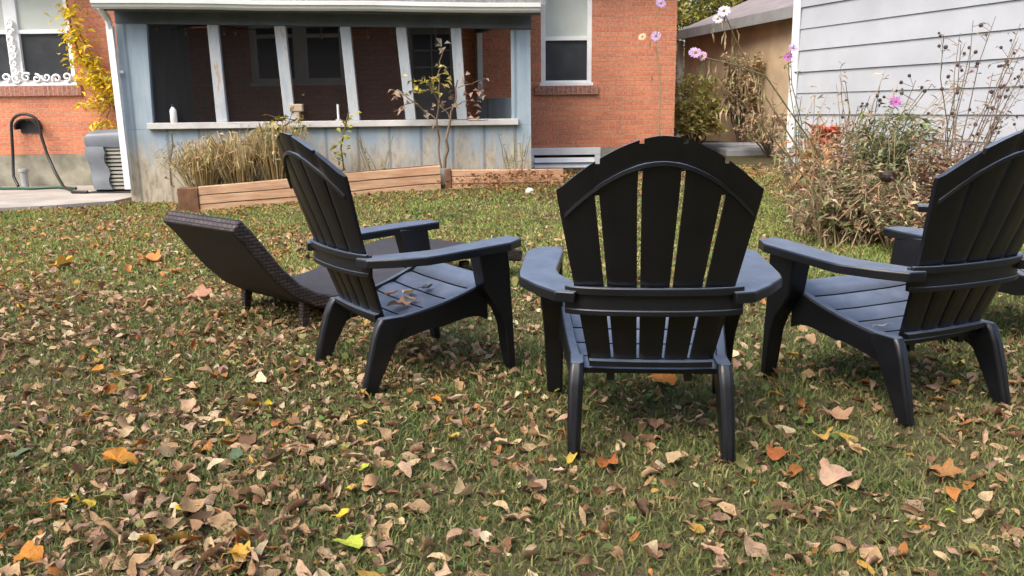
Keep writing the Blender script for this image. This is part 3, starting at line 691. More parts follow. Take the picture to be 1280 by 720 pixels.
# ------------------------------------------------------------------ blue porch
PL = Vector((-2.2,10.2,0))
porch = thing('enclosed_porch', 'weathered pale blue porch with five white posts and dark open bays', 'porch', PL)
def ztopx(x): return 2.075-(x+4.25)*.024          # sagging header line
k = MB(); y0, y1 = 10.2, 10.29
k.hexa([(-4.60,y0,-.1),(.25,y0,.02),(.25,y1,.02),(-4.60,y1,-.1),(-4.60,y0,.87),(.25,y0,.87),(.25,y1,.87),(-4.60,y1,.87)])
k.build('knee_wall', 'porch', porch, PL)
k = MB(); k.hexa([(-4.60,y0,.872),(-4.255,y0,.872),(-4.255,y1,.872),(-4.60,y1,.872),(-4.57,y0,ztopx(-4.57)),(-4.215,y0,ztopx(-4.2)),(-4.215,y1,ztopx(-4.2)),(-4.57,y1,ztopx(-4.57))])
k.build('corner_panel', 'porch', porch, PL)
k = MB(); k.box(.02,.25,y0,y1,.872,1.955); k.build('corner_panel', 'porch', porch, PL)
k = MB(); k.hexa([(-4.57,y0-.004,ztopx(-4.57)+.002),(.26,y0-.004,ztopx(.26)+.002),(.26,y1,ztopx(.26)+.002),(-4.57,y1,ztopx(-4.57)+.002),(-4.57,y0-.004,2.225),(.26,y0-.004,2.12),(.26,y1,2.12),(-4.57,y1,2.225)])
k.build('header', 'header', porch, PL)
k = MB(); k.box(-4.30,.10,y0-.07,y1+.04,.873,.945); k.build('sill', 'white_old', porch, PL, bevel=.005)
for xt, xb_, wd in ((-3.47,-3.43,.13),(-2.69,-2.62,.13),(-1.93,-1.85,.12),(-1.28,-1.18,.12),(-.64,-.57,.12)):
    k = MB(); zt = ztopx(xt); xt += .02; xb_ += .0
    k.hexa([(xb_-wd/2,y0+.005,.946),(xb_+wd/2,y0+.005,.946),(xb_+wd/2,y1-.005,.946),(xb_-wd/2,y1-.005,.946),(xt-wd/2,y0+.005,zt),(xt+wd/2,y0+.005,zt),(xt+wd/2,y1-.005,zt),(xt-wd/2,y1-.005,zt)])
    k.build('post', 'post', porch, PL, bevel=.006)
xs_ = [(-4.255,-3.50),(-3.355,-2.685),(-2.555,-1.91),(-1.79,-1.24),(-1.12,-.625)]
for a, b in xs_:  # added dark sheets, one per bay, deepening the shade inside
    k = MB(); zt = ztopx((a+b)/2)-.002; k.add([(a,y0+.05,.946),(b,y0+.05,.946),(b-.04,y0+.05,zt),(a-.04,y0+.05,zt)], [(0,1,2,3)]); k.build('added_bay_dimmer', 'bay_dimmer', porch, PL)
# right side (runs in at a slant), left side
def slab(mb, a, b, z0, z1, t=.07):
    a = Vector((*a,0)); b = Vector((*b,0)); d = (b-a).normalized(); nn = Vector((-d.y,d.x,0))*t
    P = [a,b,b+nn,a+nn]; mb.hexa([(p.x,p.y,z0) for p in P]+[(p.x,p.y,z1) for p in P])
A, B = (.25,10.292), (-.40,12.27)
k = MB(); slab(k, A, B, -.1, 1.20); k.build('side_wall', 'porch', porch, PL)
k = MB(); slab(k, (-.372,12.18), B, 1.202, 2.1, .075); k.build('post', 'white_old', porch, PL)
k = MB(); slab(k, A, B, 2.102, 2.25); k.build('header', 'header', porch, PL)
k = MB(); k.box(-4.57,-4.50,10.292,12.28,-.1,2.3); k.build('side_wall', 'porch', porch, PL)
k = MB(); k.box(-4.49,.2,10.3,12.28,.28,.33); k.build('floor', 'timber_dark', porch, PL)
k = MB(); k.hexa([(-4.49,10.3,2.235),(-.1,10.3,2.235),(-.45,12.28,2.235),(-4.49,12.28,2.235),(-4.49,10.3,2.25),(-.1,10.3,2.25),(-.45,12.28,2.25),(-4.49,12.28,2.25)]); k.build('ceiling', 'timber_dark', porch, PL)
k = MB(); k.hexa([(-4.72,9.86,2.31),(.42,9.86,2.20),(.42,12.29,2.93),(-4.72,12.29,3.0),(-4.72,9.86,2.36),(.42,9.86,2.25),(.42,12.29,2.98),(-4.72,12.29,3.05)]); k.build('roof', 'shingle', porch, PL)
k = MB(); secs = []
for x in np.linspace(-4.66,.36,9):
    z = 2.218-(x+4.66)*.0215+.004*math.sin(x*3); secs.append([(x,9.93,z),(x,9.865,z),(x,9.845,z+.02),(x,9.835,z+.05),(x,9.82,z+.055),(x,9.82,z+.095),(x,9.835,z+.10),(x,9.93,z+.10)])
k.loft(secs); k.build('gutter', 'gutter', porch, PL)
k = MB(); k.hexa([(-4.66,9.932,2.20),(.36,9.932,2.09),(.36,9.96,2.09),(-4.66,9.96,2.20),(-4.66,9.932,2.335),(.36,9.932,2.22),(.36,9.96,2.22),(-4.66,9.96,2.335)]); k.hexa([(-4.6,9.962,2.235),(.3,9.962,2.13),(.3,10.19,2.13),(-4.6,10.19,2.235),(-4.6,9.962,2.25),(.3,9.962,2.145),(.3,10.19,2.145),(-4.6,10.19,2.25)]); k.build('fascia', 'header', porch, PL)
k = MB()
def dsp(z): return -4.575-.02*(z-.2)/2
for z0, z1 in ((.17,2.05),):
    k.hexa([(dsp(z0)-.045,10.09,z0),(dsp(z0)+.03,10.09,z0),(dsp(z0)+.03,10.15,z0),(dsp(z0)-.045,10.15,z0),(dsp(z1)-.045,10.09,z1),(dsp(z1)+.03,10.09,z1),(dsp(z1)+.03,10.15,z1),(dsp(z1)-.045,10.15,z1)])
k.tube([(-4.60,10.12,2.03),(-4.60,10.08,2.12),(-4.60,9.95,2.2),(-4.60,9.88,2.24)], .04, 8)
k.box(-4.64,-4.52,10.15,10.18,1.52,1.55); k.build('downspout', 'white', porch, PL, bevel=.004)
# things on the sill and inside
b = thing('plastic_bottle', 'white plastic bottle with dark cap standing on the porch sill', 'bottle', (-3.985,10.17,.946))
k = MB(); k.loft([[(r*math.cos(a),r*math.sin(a),z) for a in np.linspace(0,2*math.pi,13)[:-1]] for r,z in ((.036,0),(.04,.01),(.04,.13),(.034,.155),(.018,.172),(.016,.185))]); k.build('bottle_body', 'ceramic', b, smooth=50)
k = MB(); k.loft([[(r*math.cos(a),r*math.sin(a),z) for a in np.linspace(0,2*math.pi,11)[:-1]] for r,z in ((.02,.186),(.02,.206),(.012,.212))]); k.build('cap', 'dark_plastic', b, smooth=50)
b = thing('wooden_block', 'small tan block on the porch sill beside the middle post', 'block', (-2.53,10.22,.946))
k = MB(); k.box(-.03,.03,-.04,.04,0,.11); k.build('stem', 'tan', b, bevel=.008); k = MB(); k.box(-.075,.075,-.05,.05,.111,.20); k.build('head', 'tan', b, bevel=.012)
b = thing('candle', 'thin white candle in a small holder on the porch sill', 'candle', (-2.04,10.2,.946))
k = MB(); k.tube([(0,0,.02),(0,0,.19)], .014, 8); k.build('stick', 'ceramic', b, smooth=60); k = MB(); k.loft([[(r*math.cos(a),r*math.sin(a),z) for a in np.linspace(0,2*math.pi,11)[:-1]] for r,z in ((.035,0),(.035,.012),(.02,.02))]); k.build('holder', 'galv', b)
b = thing('string_lights', 'string of small pale bulbs under the porch ceiling', 'lights', (-3,10.9,2.1))
pts = [Vector((x, 10.9, 2.09+.03*math.cos(x*5))) for x in np.linspace(-4.2,-.7,30)]
k = MB(); k.tube(pts, .006, 4); k.build('cable', 'hose', b, (-3,10.9,2.1))
for u, v in ((195,36),(232,42),(280,42),(294,42),(402,46),(460,46),(545,56)):
    p = at(u, v, 10.9); k = MB(); k.tube([(p.x,10.9,2.09+.03*math.cos(p.x*5)),(p.x,10.9,p.z+.02)], .004, 4); k.ball(p, .022, 8, 6, (1,1,1.3)); k.build('bulb', 'bulb', b, (-3,10.9,2.1), smooth=60)

# ------------------------------------------------------------------ raised beds
def bed(label, p0, p1, h0, h1, depth, endblock):
    a = math.atan2(p1[1]-p0[1], p1[0]-p0[0]); Ln = math.hypot(p1[0]-p0[0], p1[1]-p0[1]); z = float(ground_z(*p0)); slope = float(ground_z(*p1))-z
    r = thing('raised_bed', label, 'garden bed', (p0[0],p0[1],z), a, 'timber raised beds along the porch')
    nb = 3
    for i in range(nb):
        z0 = -.03+i*(h0+.03)/nb; z1 = -.03+(i+1)*(h0+.03)/nb-.004; j = random.uniform(-.01,.01); k = MB()
        d = slope+(h1-h0)*i/nb; e = random.uniform(-.006,.006)
        secs = [[(x,e+j*math.sin(x*2),z0+d*x/Ln+.006*math.sin(x*3+i)),(x,.075+e,z0+d*x/Ln),(x,.075+e,z1+d*x/Ln),(x,e+.004,z1+d*x/Ln+.006*math.sin(x*3+i+1))] for x in np.linspace(.0,Ln,8)]
        k.loft(secs); k.build('board', 'timber', r, bevel=.008)
    k = MB(); k.loft([[(.0,.08,-.03+slope*0),(.0,depth,-.03),(0,depth,h0-.02),(0,.08,h0-.02)],[(Ln,.08,slope-.03),(Ln,depth,slope-.03),(Ln,depth,slope+h1-.02),(Ln,.08,slope+h1-.02)]]); k.build('soil', 'soil', r)
    if endblock:
        k = MB(); k.box(-.22,-.003,-.01,.16,-.03,h0*.95); k.build('end_post', 'timber_dark', r, bevel=.01)
    else:
        k = MB(); k.box(-.075,-.003,-.012,.10,-.03,h0*1.05); k.build('end_post', 'timber_dark', r, bevel=.01)
bed('long cedar raised bed under the porch bays, dry plants in it', (-3.42,9.22), (-.80,9.70), .275, .28, .42, True)
bed('short leaf covered cedar raised bed at the right end of the porch', (-.68,9.72), (.62,9.86), .22, .17, .3, False)
k = MB(); secs = []
k.ball((0,0,.03), .04, 9, 6, (1.2,.8,.8)); k.v = [(x+.02*math.sin(z*40),y,z*(1+.5*max(0,-abs(x)*6+.3))) for x,y,z in k.v]
s_ = k.build('pale_stone', 'stone', smooth=25); q = on_ground(660,236); s_.location = q; tag(s_, 'small whitish stone lying before the short cedar bed', 'stone')

# ------------------------------------------------------------------ air conditioner, hose
ac = thing('air_conditioner', 'outdoor air conditioner unit under a blue grey cover beside the porch', 'air conditioner', (-5.10,11.4,.045))
k = MB(); k.box(-.34,.42,-.33,.33,.02,.72); k.build('casing', 'ac_dark', ac)
k = MB()
for i in range(13):
    z = .05+i*.05; k.hexa([(-.345,-.365,z),(.425,-.365,z),(.425,-.335,z+.012),(-.345,-.335,z+.012),(-.345,-.365,z+.022),(.425,-.365,z+.022),(.425,-.335,z+.034),(-.345,-.335,z+.034)])
    k.hexa([(-.375,-.33,z),(-.345,-.33,z+.012),(-.345,.33,z+.012),(-.375,.33,z),(-.375,-.33,z+.022),(-.345,-.33,z+.034),(-.345,.33,z+.034),(-.375,.33,z+.022)])
k.build('grille', 'ac_metal', ac)
k = MB()
secs = []
for i, (z, e) in enumerate(((.58,.0),(.64,.012),(.72,.012),(.78,-.02),(.81,-.09),(.82,-.2))):
    ring = [(-.39-e,-.38-e),(.43+e,-.38-e),(.43+e,.36+e),(-.39-e,.36+e)]; secs.append([(x,y,z+(.03*x if i > 2 else 0)) for x,y in ring])
k.loft(secs); k.build('cover', 'ac_cover', ac, bevel=.015, smooth=50)
k = MB(); secs = []
for i in range(9):
    z = .60-.55*i/8; w_ = .24-.012*i+.02*math.sin(i*1.7); e = .03*math.sin(i*1.1)
    secs.append([(-.40+.01*i,-.405-e*.5,z),(-.40+.02*i+w_,-.41-.02*math.sin(i),z),(-.40+.02*i+w_,-.385,z),(-.40+.01*i,-.385,z)])
k.loft(secs); k.build('hanging_flap', 'ac_cover', ac, smooth=50)
k = MB(); k.box(-.42,.45,-.42,.40,-.02,.018); k.build('base_pad', 'ac_dark', ac, bevel=.005)
for s in range(1):
    h = thing('hose_hanger', 'dark hose hanger fixed on the brick wall at the left', 'hose hanger', (-6.88,12.25,.86))
    k = MB(); k.loft([[(.17*math.cos(a)*f_,y,.13*math.sin(a)*f_+.02) for a in np.linspace(-.2,math.pi+.2,14)] for f_,y in ((1,.04),(1,-.09),(.86,-.09),(.86,.04))], caps=False, closed=False); k.build('saddle', 'hose', h, smooth=40)
    k = MB(); k.box(-.14,.14,.03,.045,-.06,.12); k.build('back_plate', 'dark_plastic', h)
pts = [(-7.06,12.16,.95)]
for t in np.linspace(0,math.pi,10): pts.append((-6.88-.2*math.cos(t)*1.0, 12.16, .90+.17*math.sin(t)))
hz = [(-7.10,12.14,.5),(-7.11,12.1,.2),(-7.0,12.0,.07)]
k = MB(); k.tube([Vector(p) for p in hz[::-1]]+[Vector(p) for p in pts[1:]]+[Vector((-6.66,12.14,.75)),Vector((-6.6,12.12,.5)),Vector((-6.45,12.0,.25)),Vector((-6.2,11.7,.075)),Vector((-5.9,11.3,.066)),Vector((-5.72,11.0,.066)),Vector((-5.5,10.95,.066))], .021, 7)
h1 = k.build('garden_hose', 'hose', smooth=60); tag(h1, 'black garden hose looped over the wall hanger and trailing to the air conditioner', 'hose')
pts = [(-9+.25*i, 11.75+.12*math.sin(i*1.3), .045+.022+.0*i) for i in range(10)]+[(-6.6,11.6,.067),(-6.3,11.75,.067),(-6.1,11.6,.067),(-5.95,11.55,.067)]
k = MB(); k.tube(pts, .02, 7); h2 = k.build('garden_hose', 'hose_green', smooth=60); tag(h2, 'green garden hose lying on the patio along the foundation', 'hose')
v_ = thing('standpipe', 'short grey standpipe at the foot of the left brick wall', 'pipe', (-6.93,12.05,.045))
k = MB(); k.tube([(0,0,0),(0,0,.22)], .05, 10); k.build('pipe', 'galv', v_, smooth=60); k = MB(); k.tube([(0,0,.221),(0,0,.26)], .065, 10); k.build('collar', 'galv', v_, smooth=60)

# ------------------------------------------------------------------ white sided garage
GA, GB = Vector((3.42,10.4,0)), Vector((5.55,4.70,0))
gd = (GB-GA).normalized(); ang = math.atan2(gd.y, gd.x); Lg = (GB-GA).length
gar = thing('garage', 'garage clad in wide white painted boards behind the flower bed', 'garage', GA, ang)
# local: +x along the wall towards the viewer's right, wall front faces local -y
k = MB(); zs = [1.2+.245*i for i in range(-6,7)]
for i, z in enumerate(zs):
    e = .003*math.sin(i*2.3); k.hexa([(.0,-.026+e,z),(Lg,-.026-e,z+.002),(Lg,.05,z),(0,.05,z),(.0,-.010+e,z+.241),(Lg,-.010-e,z+.243),(Lg,.05,z+.2449),(0,.05,z+.2449)])
k.build('siding', 'siding', gar)
k = MB(); k.box(0,Lg,.051,.15,-.3,zs[-1]+.25); k.build('wall', 'dark_void', gar)
k = MB(); k.box(-.014,.10,-.042,-.0275,-.05,3.05); k.box(-.028,-.0145,-.042,.10,-.05,3.05); k.build('corner_board', 'corner', gar)
k = MB(); k.box(-.012,.14,.0,5,-.3,3.05) if False else k.box(-.012,.12,.151,5,-.3,3.05); k.build('wall', 'siding', gar)
k = MB(); k.hexa([(-.3,-.4,2.95),(Lg+.3,-.4,2.95),(Lg+.3,2.6,4.2),(-.3,2.6,4.2),(-.3,-.4,3.03),(Lg+.3,-.4,3.03),(Lg+.3,2.6,4.3),(-.3,2.6,4.3)]); k.hexa([(-.3,2.6,4.2),(Lg+.3,2.6,4.2),(Lg+.3,5.4,2.95),(-.3,5.4,2.95),(-.3,2.6,4.3),(Lg+.3,2.6,4.3),(Lg+.3,5.4,3.03),(-.3,5.4,3.03)]); k.build('roof', 'shingle', gar)

# ------------------------------------------------------------------ tan shed beyond
SA, SB = Vector((3.55,17.6,0)), Vector((4.55,13.3,0)); sd = (SB-SA).normalized(); Ls = (SB-SA).length
shed = thing('shed', 'tan outbuilding with a low grey roof between house and garage', 'shed', SA, math.atan2(sd.y, sd.x))
k = MB(); k.box(0,Ls,0,.2,0,2.5); k.box(0,.2,.2,3.5,0,2.5); k.box(Ls-.2,Ls,.2,3.5,0,2.5); k.build('wall', 'tan_wall', shed)
k = MB(); k.hexa([(-.35,-.22,2.42),(Ls+.4,-.22,2.42),(Ls+.4,3.8,4.0),(-.35,3.8,4.0),(-.35,-.22,2.50),(Ls+.4,-.22,2.50),(Ls+.4,3.8,4.1),(-.35,3.8,4.1)]); k.build('roof', 'shed_roof', shed)
k = MB(); k.box(-.36,Ls+.41,-.26,-.222,2.36,2.53); k.build('fascia', 'fascia_grey', shed)
k = MB(); k.box(-.1,-.0,-.12,-.03,.0,2.36); k.build('downspout', 'gutter', shed)
for i, (u, v, Y, sx) in enumerate(((905,182,14.2,.55),(935,178,13.6,.45))):
    p = at(u, v, Y); k = MB(); k.box(-sx,sx,-.3,.3,-.15,.06); o = k.build('flagstone', 'slab', bevel=.03); o.location = (p.x,p.y,float(ground_z(p.x,p.y))+.03); o.rotation_euler = (0,0,.1*i)
    tag(o, ('longer grey flagstone on the leafy ground before the tan shed','shorter grey flagstone nearer the garage before the tan shed')[i], 'stone', 'flagstones before the shed')

# ------------------------------------------------------------------ plants
def rcol(c, v=.25): 
    f = random.uniform(1-v,1+v); return tuple(max(.002,x*f*random.uniform(.92,1.08)) for x in c)
def wob(a, b, n=6, w=.02, sag=0.):
    a, b = Vector(a), Vector(b); pts = []
    for i in range(n+1):
        t = i/n; p = a.lerp(b, t); s = math.sin(math.pi*t); pts.append(p+Vector((random.uniform(-w,w)*s, random.uniform(-w,w)*s, -sag*s*s+random.uniform(-w,w)*.3*s)))
    return pts
def rdir(zlo=-.4, zhi=.8):
    a = random.random()*6.28; return Vector((math.cos(a), math.sin(a), random.uniform(zlo,zhi)))
def flower(mb, p, r, col, cen=(.35,.25,.05), n=10):
    d = Vector((-p[0]*.15+random.uniform(-.5,.5), -1, random.uniform(.1,.9))).normalized(); s = d.cross(Vector((0,0,1))).normalized(); u = s.cross(d)
    for j in range(n):
        a = 2*math.pi*j/n+random.uniform(-.15,.15); e = s*math.cos(a)+u*math.sin(a); f = s*-math.sin(a)+u*math.cos(a); mb.col = rcol(col, .18)
        P = Vector(p); mb.add([P, P+e*r*.6+f*r*.24+d*r*.1, P+e*r+d*r*.02, P+e*r*.6-f*r*.24+d*r*.1], [(0,1,2),(0,2,3)])
    mb.col = cen; mb.ball(Vector(p)+d*r*.08, r*.22, 6, 4)
def plant(name, label, cat, base, stems=None, leaves=None, flowers=None, group=None, seeds=None):
    base = Vector(base); t = thing(name, label, cat, base, 0, group)
    for nm, b in (('stem', stems), ('foliage', leaves), ('seed_head', seeds)):
        if b and b.v: b.build(nm, 'plant', t, base)
    for b in (flowers if isinstance(flowers, list) else [flowers]):
        if b and b.v: b.build('flower', 'plant', t, base)
    return t
def gb(x, y): return Vector((x, y, float(ground_z(x,y))))
# dry straw clumps in the bed
def dry_clump(x, y, z, r, h, n, label, cols, group='dried plants in the raised bed'):
    st, lv = MB(), MB(); base = Vector((x,y,z))
    for i in range(n):
        d = rdir(0,0); p0 = base+d*random.uniform(0,r*.55); hh = h*random.uniform(.5,1.05); p1 = p0+d*random.uniform(.02,r*.8)+Vector((0,0,hh)); mid = p0.lerp(p1,.55)+Vector((0,0,hh*.12)); tip = p1+d*random.uniform(.02,.16)-Vector((0,0,random.uniform(0,hh*.55)))
        st.col = rcol(random.choice(cols), .3); w_ = random.uniform(.003,.007); st.tube([p0,mid,p1,tip], [w_,w_,w_*.8,w_*.3], 3, False)
        if random.random() < .75:
            lv.col = rcol(random.choice(cols), .3); lv.leaf(mid.lerp(p1,random.random()), rdir(-.9,.3), random.uniform(.06,.16), random.uniform(.015,.035))
    return plant('dry_plant', label, 'plant', base, st, lv, None, group)
STRAW = [(.50,.38,.19),(.44,.32,.14),(.38,.26,.11),(.56,.46,.27),(.34,.29,.11)]
dry_clump(-3.50,9.60,.2,.36,.55,230,'straw coloured dry clump at the left end of the long bed',STRAW)
dry_clump(-3.08,9.66,.2,.38,.62,300,'tallest straw coloured dry clump in the long bed',STRAW)
dry_clump(-2.66,9.72,.2,.34,.72,230,'dry clump with olive stems beside the left chair back',STRAW+[(.22,.22,.07)])
# climbers
def climber(label, path, Y, leafcol, n, spread, ls, stemcol=(.2,.15,.08), name='climbing_vine', base=None, group=None):
    st, lv = MB(), MB(); P = [at(u,v,Y) for u,v in path]; base = base or P[0]
    st.col = stemcol; st.tube(P, [.010]*len(P), 5)
    for i in range(n):
        t = random.random()*(len(P)-1); k = min(int(t), len(P)-2); p = P[k].lerp(P[k+1], t-k); q = p+Vector((random.gauss(0,spread),random.uniform(-.12,.02),random.gauss(0,spread)))
        if i % 4 == 0: st.col = stemcol; st.tube(wob(p,q,3,.01), .004, 3, False)
        lv.col = rcol(random.choice(leafcol), .25); lv.leaf(q, rdir(-.8,.5), random.uniform(*ls), random.uniform(*ls)*.62)
    return plant(name, label, 'vine', base, st, lv, None, group)
climber('green and yellow vine draped over the sill above the dry plants', [(352,215),(345,185),(350,160),(372,148)], 9.95, [(.28,.30,.06),(.44,.36,.06),(.20,.24,.06),(.50,.36,.10)], 120, .11, (.05,.10))
climber('thin yellow leafed vine climbing the third porch post', [(430,212),(426,185),(430,165),(436,140)], 10.02, [(.52,.46,.08),(.40,.38,.08)], 38, .045, (.06,.10))
climber('thin green twig growing up the blue wall under the white bottle', [(214,232),(212,205),(216,180),(214,165)], 10.05, [(.16,.2,.10),(.2,.22,.12)], 14, .03, (.03,.06))
st, lv = MB(), MB(); base = gb(-6.0,12.1)
path = [(152,165),(138,120),(118,96),(100,70),(90,40),(84,5),(82,-30)]; P = [base]+[at(u,v,12.12) for u,v in path]; st.col = (.2,.14,.07); st.tube(P, [.014]*len(P), 5)
cl = [(88,15,60,.10),(96,45,90,.095),(104,72,80,.10),(118,92,100,.12),(128,106,90,.12),(138,118,35,.09),(112,131,22,.06),(128,130,34,.07),(135,154,26,.055),(124,154,14,.04)]
for u, v, n, sp in cl:
    c_ = at(u, v, 12.1)
    for i in range(n):
        q = c_+Vector((random.gauss(0,sp),random.uniform(-.14,.06),random.gauss(0,sp*.8))); lv.col = rcol(random.choice([(.80,.62,.03),(.76,.55,.03),(.66,.44,.03),(.52,.47,.05),(.78,.62,.06)]), .2); lv.leaf(q, rdir(-.9,.4), random.uniform(.08,.15), random.uniform(.035,.06))
    st.tube(wob(P[2], c_, 4, .03), .005, 4, False)
plant('yellow_shrub', 'bright yellow leafed climber on the brick wall beside the left window', 'plant', base, st, lv)
# bare rose bush with a few yellow leaves
st, lv = MB(), MB(); Y = 9.98; base = at(556,210,Y); st.col = (.24,.17,.11)
for a, b, r in (((556,210),(563,150),.022),((552,210),(546,150),.014),((563,150),(572,100),.013),((546,150),(548,90),.011),((548,90),(556,60),.008),((563,150),(540,110),.009),((546,150),(505,118),.009),((563,150),(610,150),.007),((572,110),(600,100),.006),((505,118),(490,112),.006),((520,125),(492,140),.006),((545,120),(530,95),.007),((552,140),(585,125),.007)):
    st.tube(wob(at(*a,Y), at(*b,Y), 5, .03), [r,r*.95,r*.9,r*.85,r*.8,r*.7], 6)
for u, v, n, sp, cs in ((548,105,14,.06,[(.62,.52,.10),(.66,.56,.16)]),(522,102,10,.06,[(.58,.46,.06),(.40,.36,.08)]),(535,108,8,.06,[(.25,.24,.07)]),(556,92,8,.05,[(.66,.58,.25)]),(552,56,5,.05,[(.45,.4,.32)]),(495,113,7,.05,[(.36,.28,.2)]),(508,122,8,.07,[(.34,.26,.17)]),(560,125,10,.09,[(.30,.22,.15)]),(590,130,14,.11,[(.30,.2,.15),(.36,.24,.18)]),(600,105,6,.08,[(.34,.25,.2)]),(545,135,10,.1,[(.28,.22,.15)])):
    c_ = at(u, v, Y)
    for i in range(n):
        q = c_+Vector((random.gauss(0,sp),random.uniform(-.12,.05),random.gauss(0,sp))); lv.col = rcol(random.choice(cs), .2); lv.leaf(q, rdir(-.8,.3), random.uniform(.06,.12), random.uniform(.04,.07))
plant('rose_bush', 'sparse bush with bare stems and a few yellow leaves before the porch', 'bush', base, st, lv)
for (x, y, lab) in ((.05,10.0,'thin weed stems against the blue wall at the right porch corner'),(-1.55,9.95,'thin dry weed stems in the long bed below the fourth post')):
    st, lv = MB(), MB(); b0 = gb(x,y)
    for i in range(9):
        p1 = b0+Vector((random.uniform(-.25,.2),random.uniform(-.08,.05),random.uniform(.3,.65))); st.col = rcol((.3,.26,.12)); st.tube(wob(b0+Vector((random.uniform(-.1,.1),0,0)),p1,4,.02), .004, 4, False)
        for j in range(3): lv.col = rcol((.25,.28,.10)); lv.leaf(b0.lerp(p1,random.uniform(.4,1)), rdir(), .05, .02)
    plant('weed', lab, 'plant', b0, st, lv, None, 'weeds along the porch wall')

# -- flower bed in front of the garage
def bushy(name, label, base, tops, Y0, leafcol, stemcol, nleaf, ls, sp, seedc=None, flow=(), group='plants in the flower bed by the garage', lw=.3, rad=.005, cat='plant', leaf_from=.25):
    st, lv, fl = MB(), MB(), []; sd_ = st; base = Vector(base)
    for (u, v, dY) in tops:
        tip = at(u, v, Y0+dY); b0 = base+Vector((random.gauss(0,.09),random.gauss(0,.09),0)); bend = (b0+tip)/2+Vector((0,0,.12)); st.col = rcol(stemcol)
        pts = [b0, b0.lerp(bend,.5)+Vector((random.gauss(0,.02),0,.02)), bend, bend.lerp(tip,.5)+Vector((random.gauss(0,.02),0,.02)), tip]
        st.tube(pts, [rad*1.3,rad*1.2,rad,rad*.8,rad*.5], 4, False)
        for i in range(nleaf):
            t = random.uniform(leaf_from,1); k = min(3, int(t*4)); p = pts[k].lerp(pts[k+1], t*4-k)
            q = p+Vector((random.gauss(0,sp),random.gauss(0,sp),random.gauss(0,sp*.6))); lv.col = rcol(random.choice(leafcol), .35); l_ = random.uniform(*ls); lv.leaf(q, rdir(-.7,.7), l_, l_*lw)
            if random.random() < .3: st.col = rcol(stemcol); st.tube([p,q], rad*.5, 3, False)
        if seedc:
            for i in range(random.randint(1,4)):
                t = random.uniform(.6,1); k = min(3, int(t*4)); p = pts[k].lerp(pts[k+1], t*4-k); q = p+Vector((random.gauss(0,.07),random.gauss(0,.05),random.uniform(.02,.1))); st.col = rcol(stemcol); st.tube([p,q], rad*.4, 3, False); sd_.col = rcol(seedc); sd_.ball(q, random.uniform(.010,.018), 5, 4)
    for (u, v, dY, r, col) in flow:
        p = at(u, v, Y0+dY); fl.append(MB()); flower(fl[-1], p, r, col)
    return plant(name, label, cat, base, st, lv, fl, group)
MAG, LIL = (.46,.15,.46), (.52,.38,.58)
GREEN = [(.15,.20,.07),(.21,.25,.10),(.11,.15,.06),(.26,.28,.14)]; BROWN = [(.36,.25,.15),(.43,.32,.19),(.28,.18,.12),(.47,.38,.24)]; MIXD = GREEN[:2]+BROWN
R_ = random.uniform
bushy('aster','green aster clump with one magenta flower at its top',gb(2.95,7.0),[(R_(1075,1165),R_(140,215),R_(-.2,.3)) for _ in range(36)]+[(1119,133,0)],7.0,GREEN,(.16,.17,.08),34,(.05,.11),.06,flow=((1119,127,-.05,.055,MAG),))
bushy('dry_perennial','rusty brown tangle of dry stems left of the green aster',gb(2.55,7.0),[(R_(1010,1090),R_(150,250),R_(-.3,.4)) for _ in range(44)],6.95,BROWN+[(.20,.19,.08)],(.40,.27,.16),30,(.05,.11),.07)
bushy('dry_perennial','low brown and olive tangle right at the lawn edge behind the right chair arm',gb(2.55,6.35),[(R_(1000,1150),R_(215,290),R_(-.2,.2)) for _ in range(60)],6.4,MIXD,(.38,.29,.17),34,(.05,.11),.07)
bushy('dry_perennial','brown stems with dark round seed heads above the magenta flower',gb(3.0,7.4),[(R_(1055,1110),R_(100,160),R_(-.1,.3)) for _ in range(8)]+[(1165,105,0),(1155,112,.1),(1145,100,.1)],7.3,BROWN,(.14,.11,.08),6,(.03,.06),.03,seedc=(.07,.05,.05))
bushy('dry_shrub','airy brown twiggy plant with seed dots above the right chair back',gb(3.45,6.6),[(R_(1170,1290),R_(20,170),R_(-.2,.3)) for _ in range(20)]+[(1290,75,0),(1282,82,.1)],6.6,BROWN+GREEN[:1],(.20,.14,.10),12,(.03,.06),.05,seedc=(.10,.07,.07),rad=.0045)
bushy('dry_perennial','reddish brown leafy plant just left of the right chair back',gb(3.2,6.4),[(R_(1150,1225),R_(165,260),R_(-.2,.2)) for _ in range(34)],6.4,[(.30,.17,.10),(.24,.13,.09),(.34,.24,.14),(.2,.18,.08)],(.26,.16,.10),26,(.05,.10),.06)
bushy('dry_perennial','low green and brown growth nearest the lawn in front of the bed',gb(2.85,6.0),[(R_(1080,1200),R_(240,300),R_(-.2,.2)) for _ in range(22)],6.0,MIXD+[(.3,.12,.1)],(.2,.16,.08),26,(.04,.09),.06)
bushy('tall_aster','slender aster with two purple flowers against the white corner board',gb(2.75,7.9),[(988,62,0),(985,74,.05),(1002,120,.1),(996,140,0),(1010,160,.1)],7.9,GREEN,(.17,.18,.09),16,(.04,.08),.035,flow=((991,60,-.03,.05,LIL),(985,71,.0,.045,MAG)))
dry_clump(2.72,6.55,.02,.50,.48,110,'loose brown straw stalks low at the front of the flower bed',[(.36,.24,.14),(.42,.30,.17),(.30,.19,.12),(.48,.38,.22)],'plants in the flower bed by the garage')
dry_clump(2.98,7.1,.03,.62,.95,70,'taller wispy straw stalks among the asters in the flower bed',[(.42,.30,.18),(.36,.23,.15),(.48,.38,.24),(.30,.26,.12)],'plants in the flower bed by the garage')
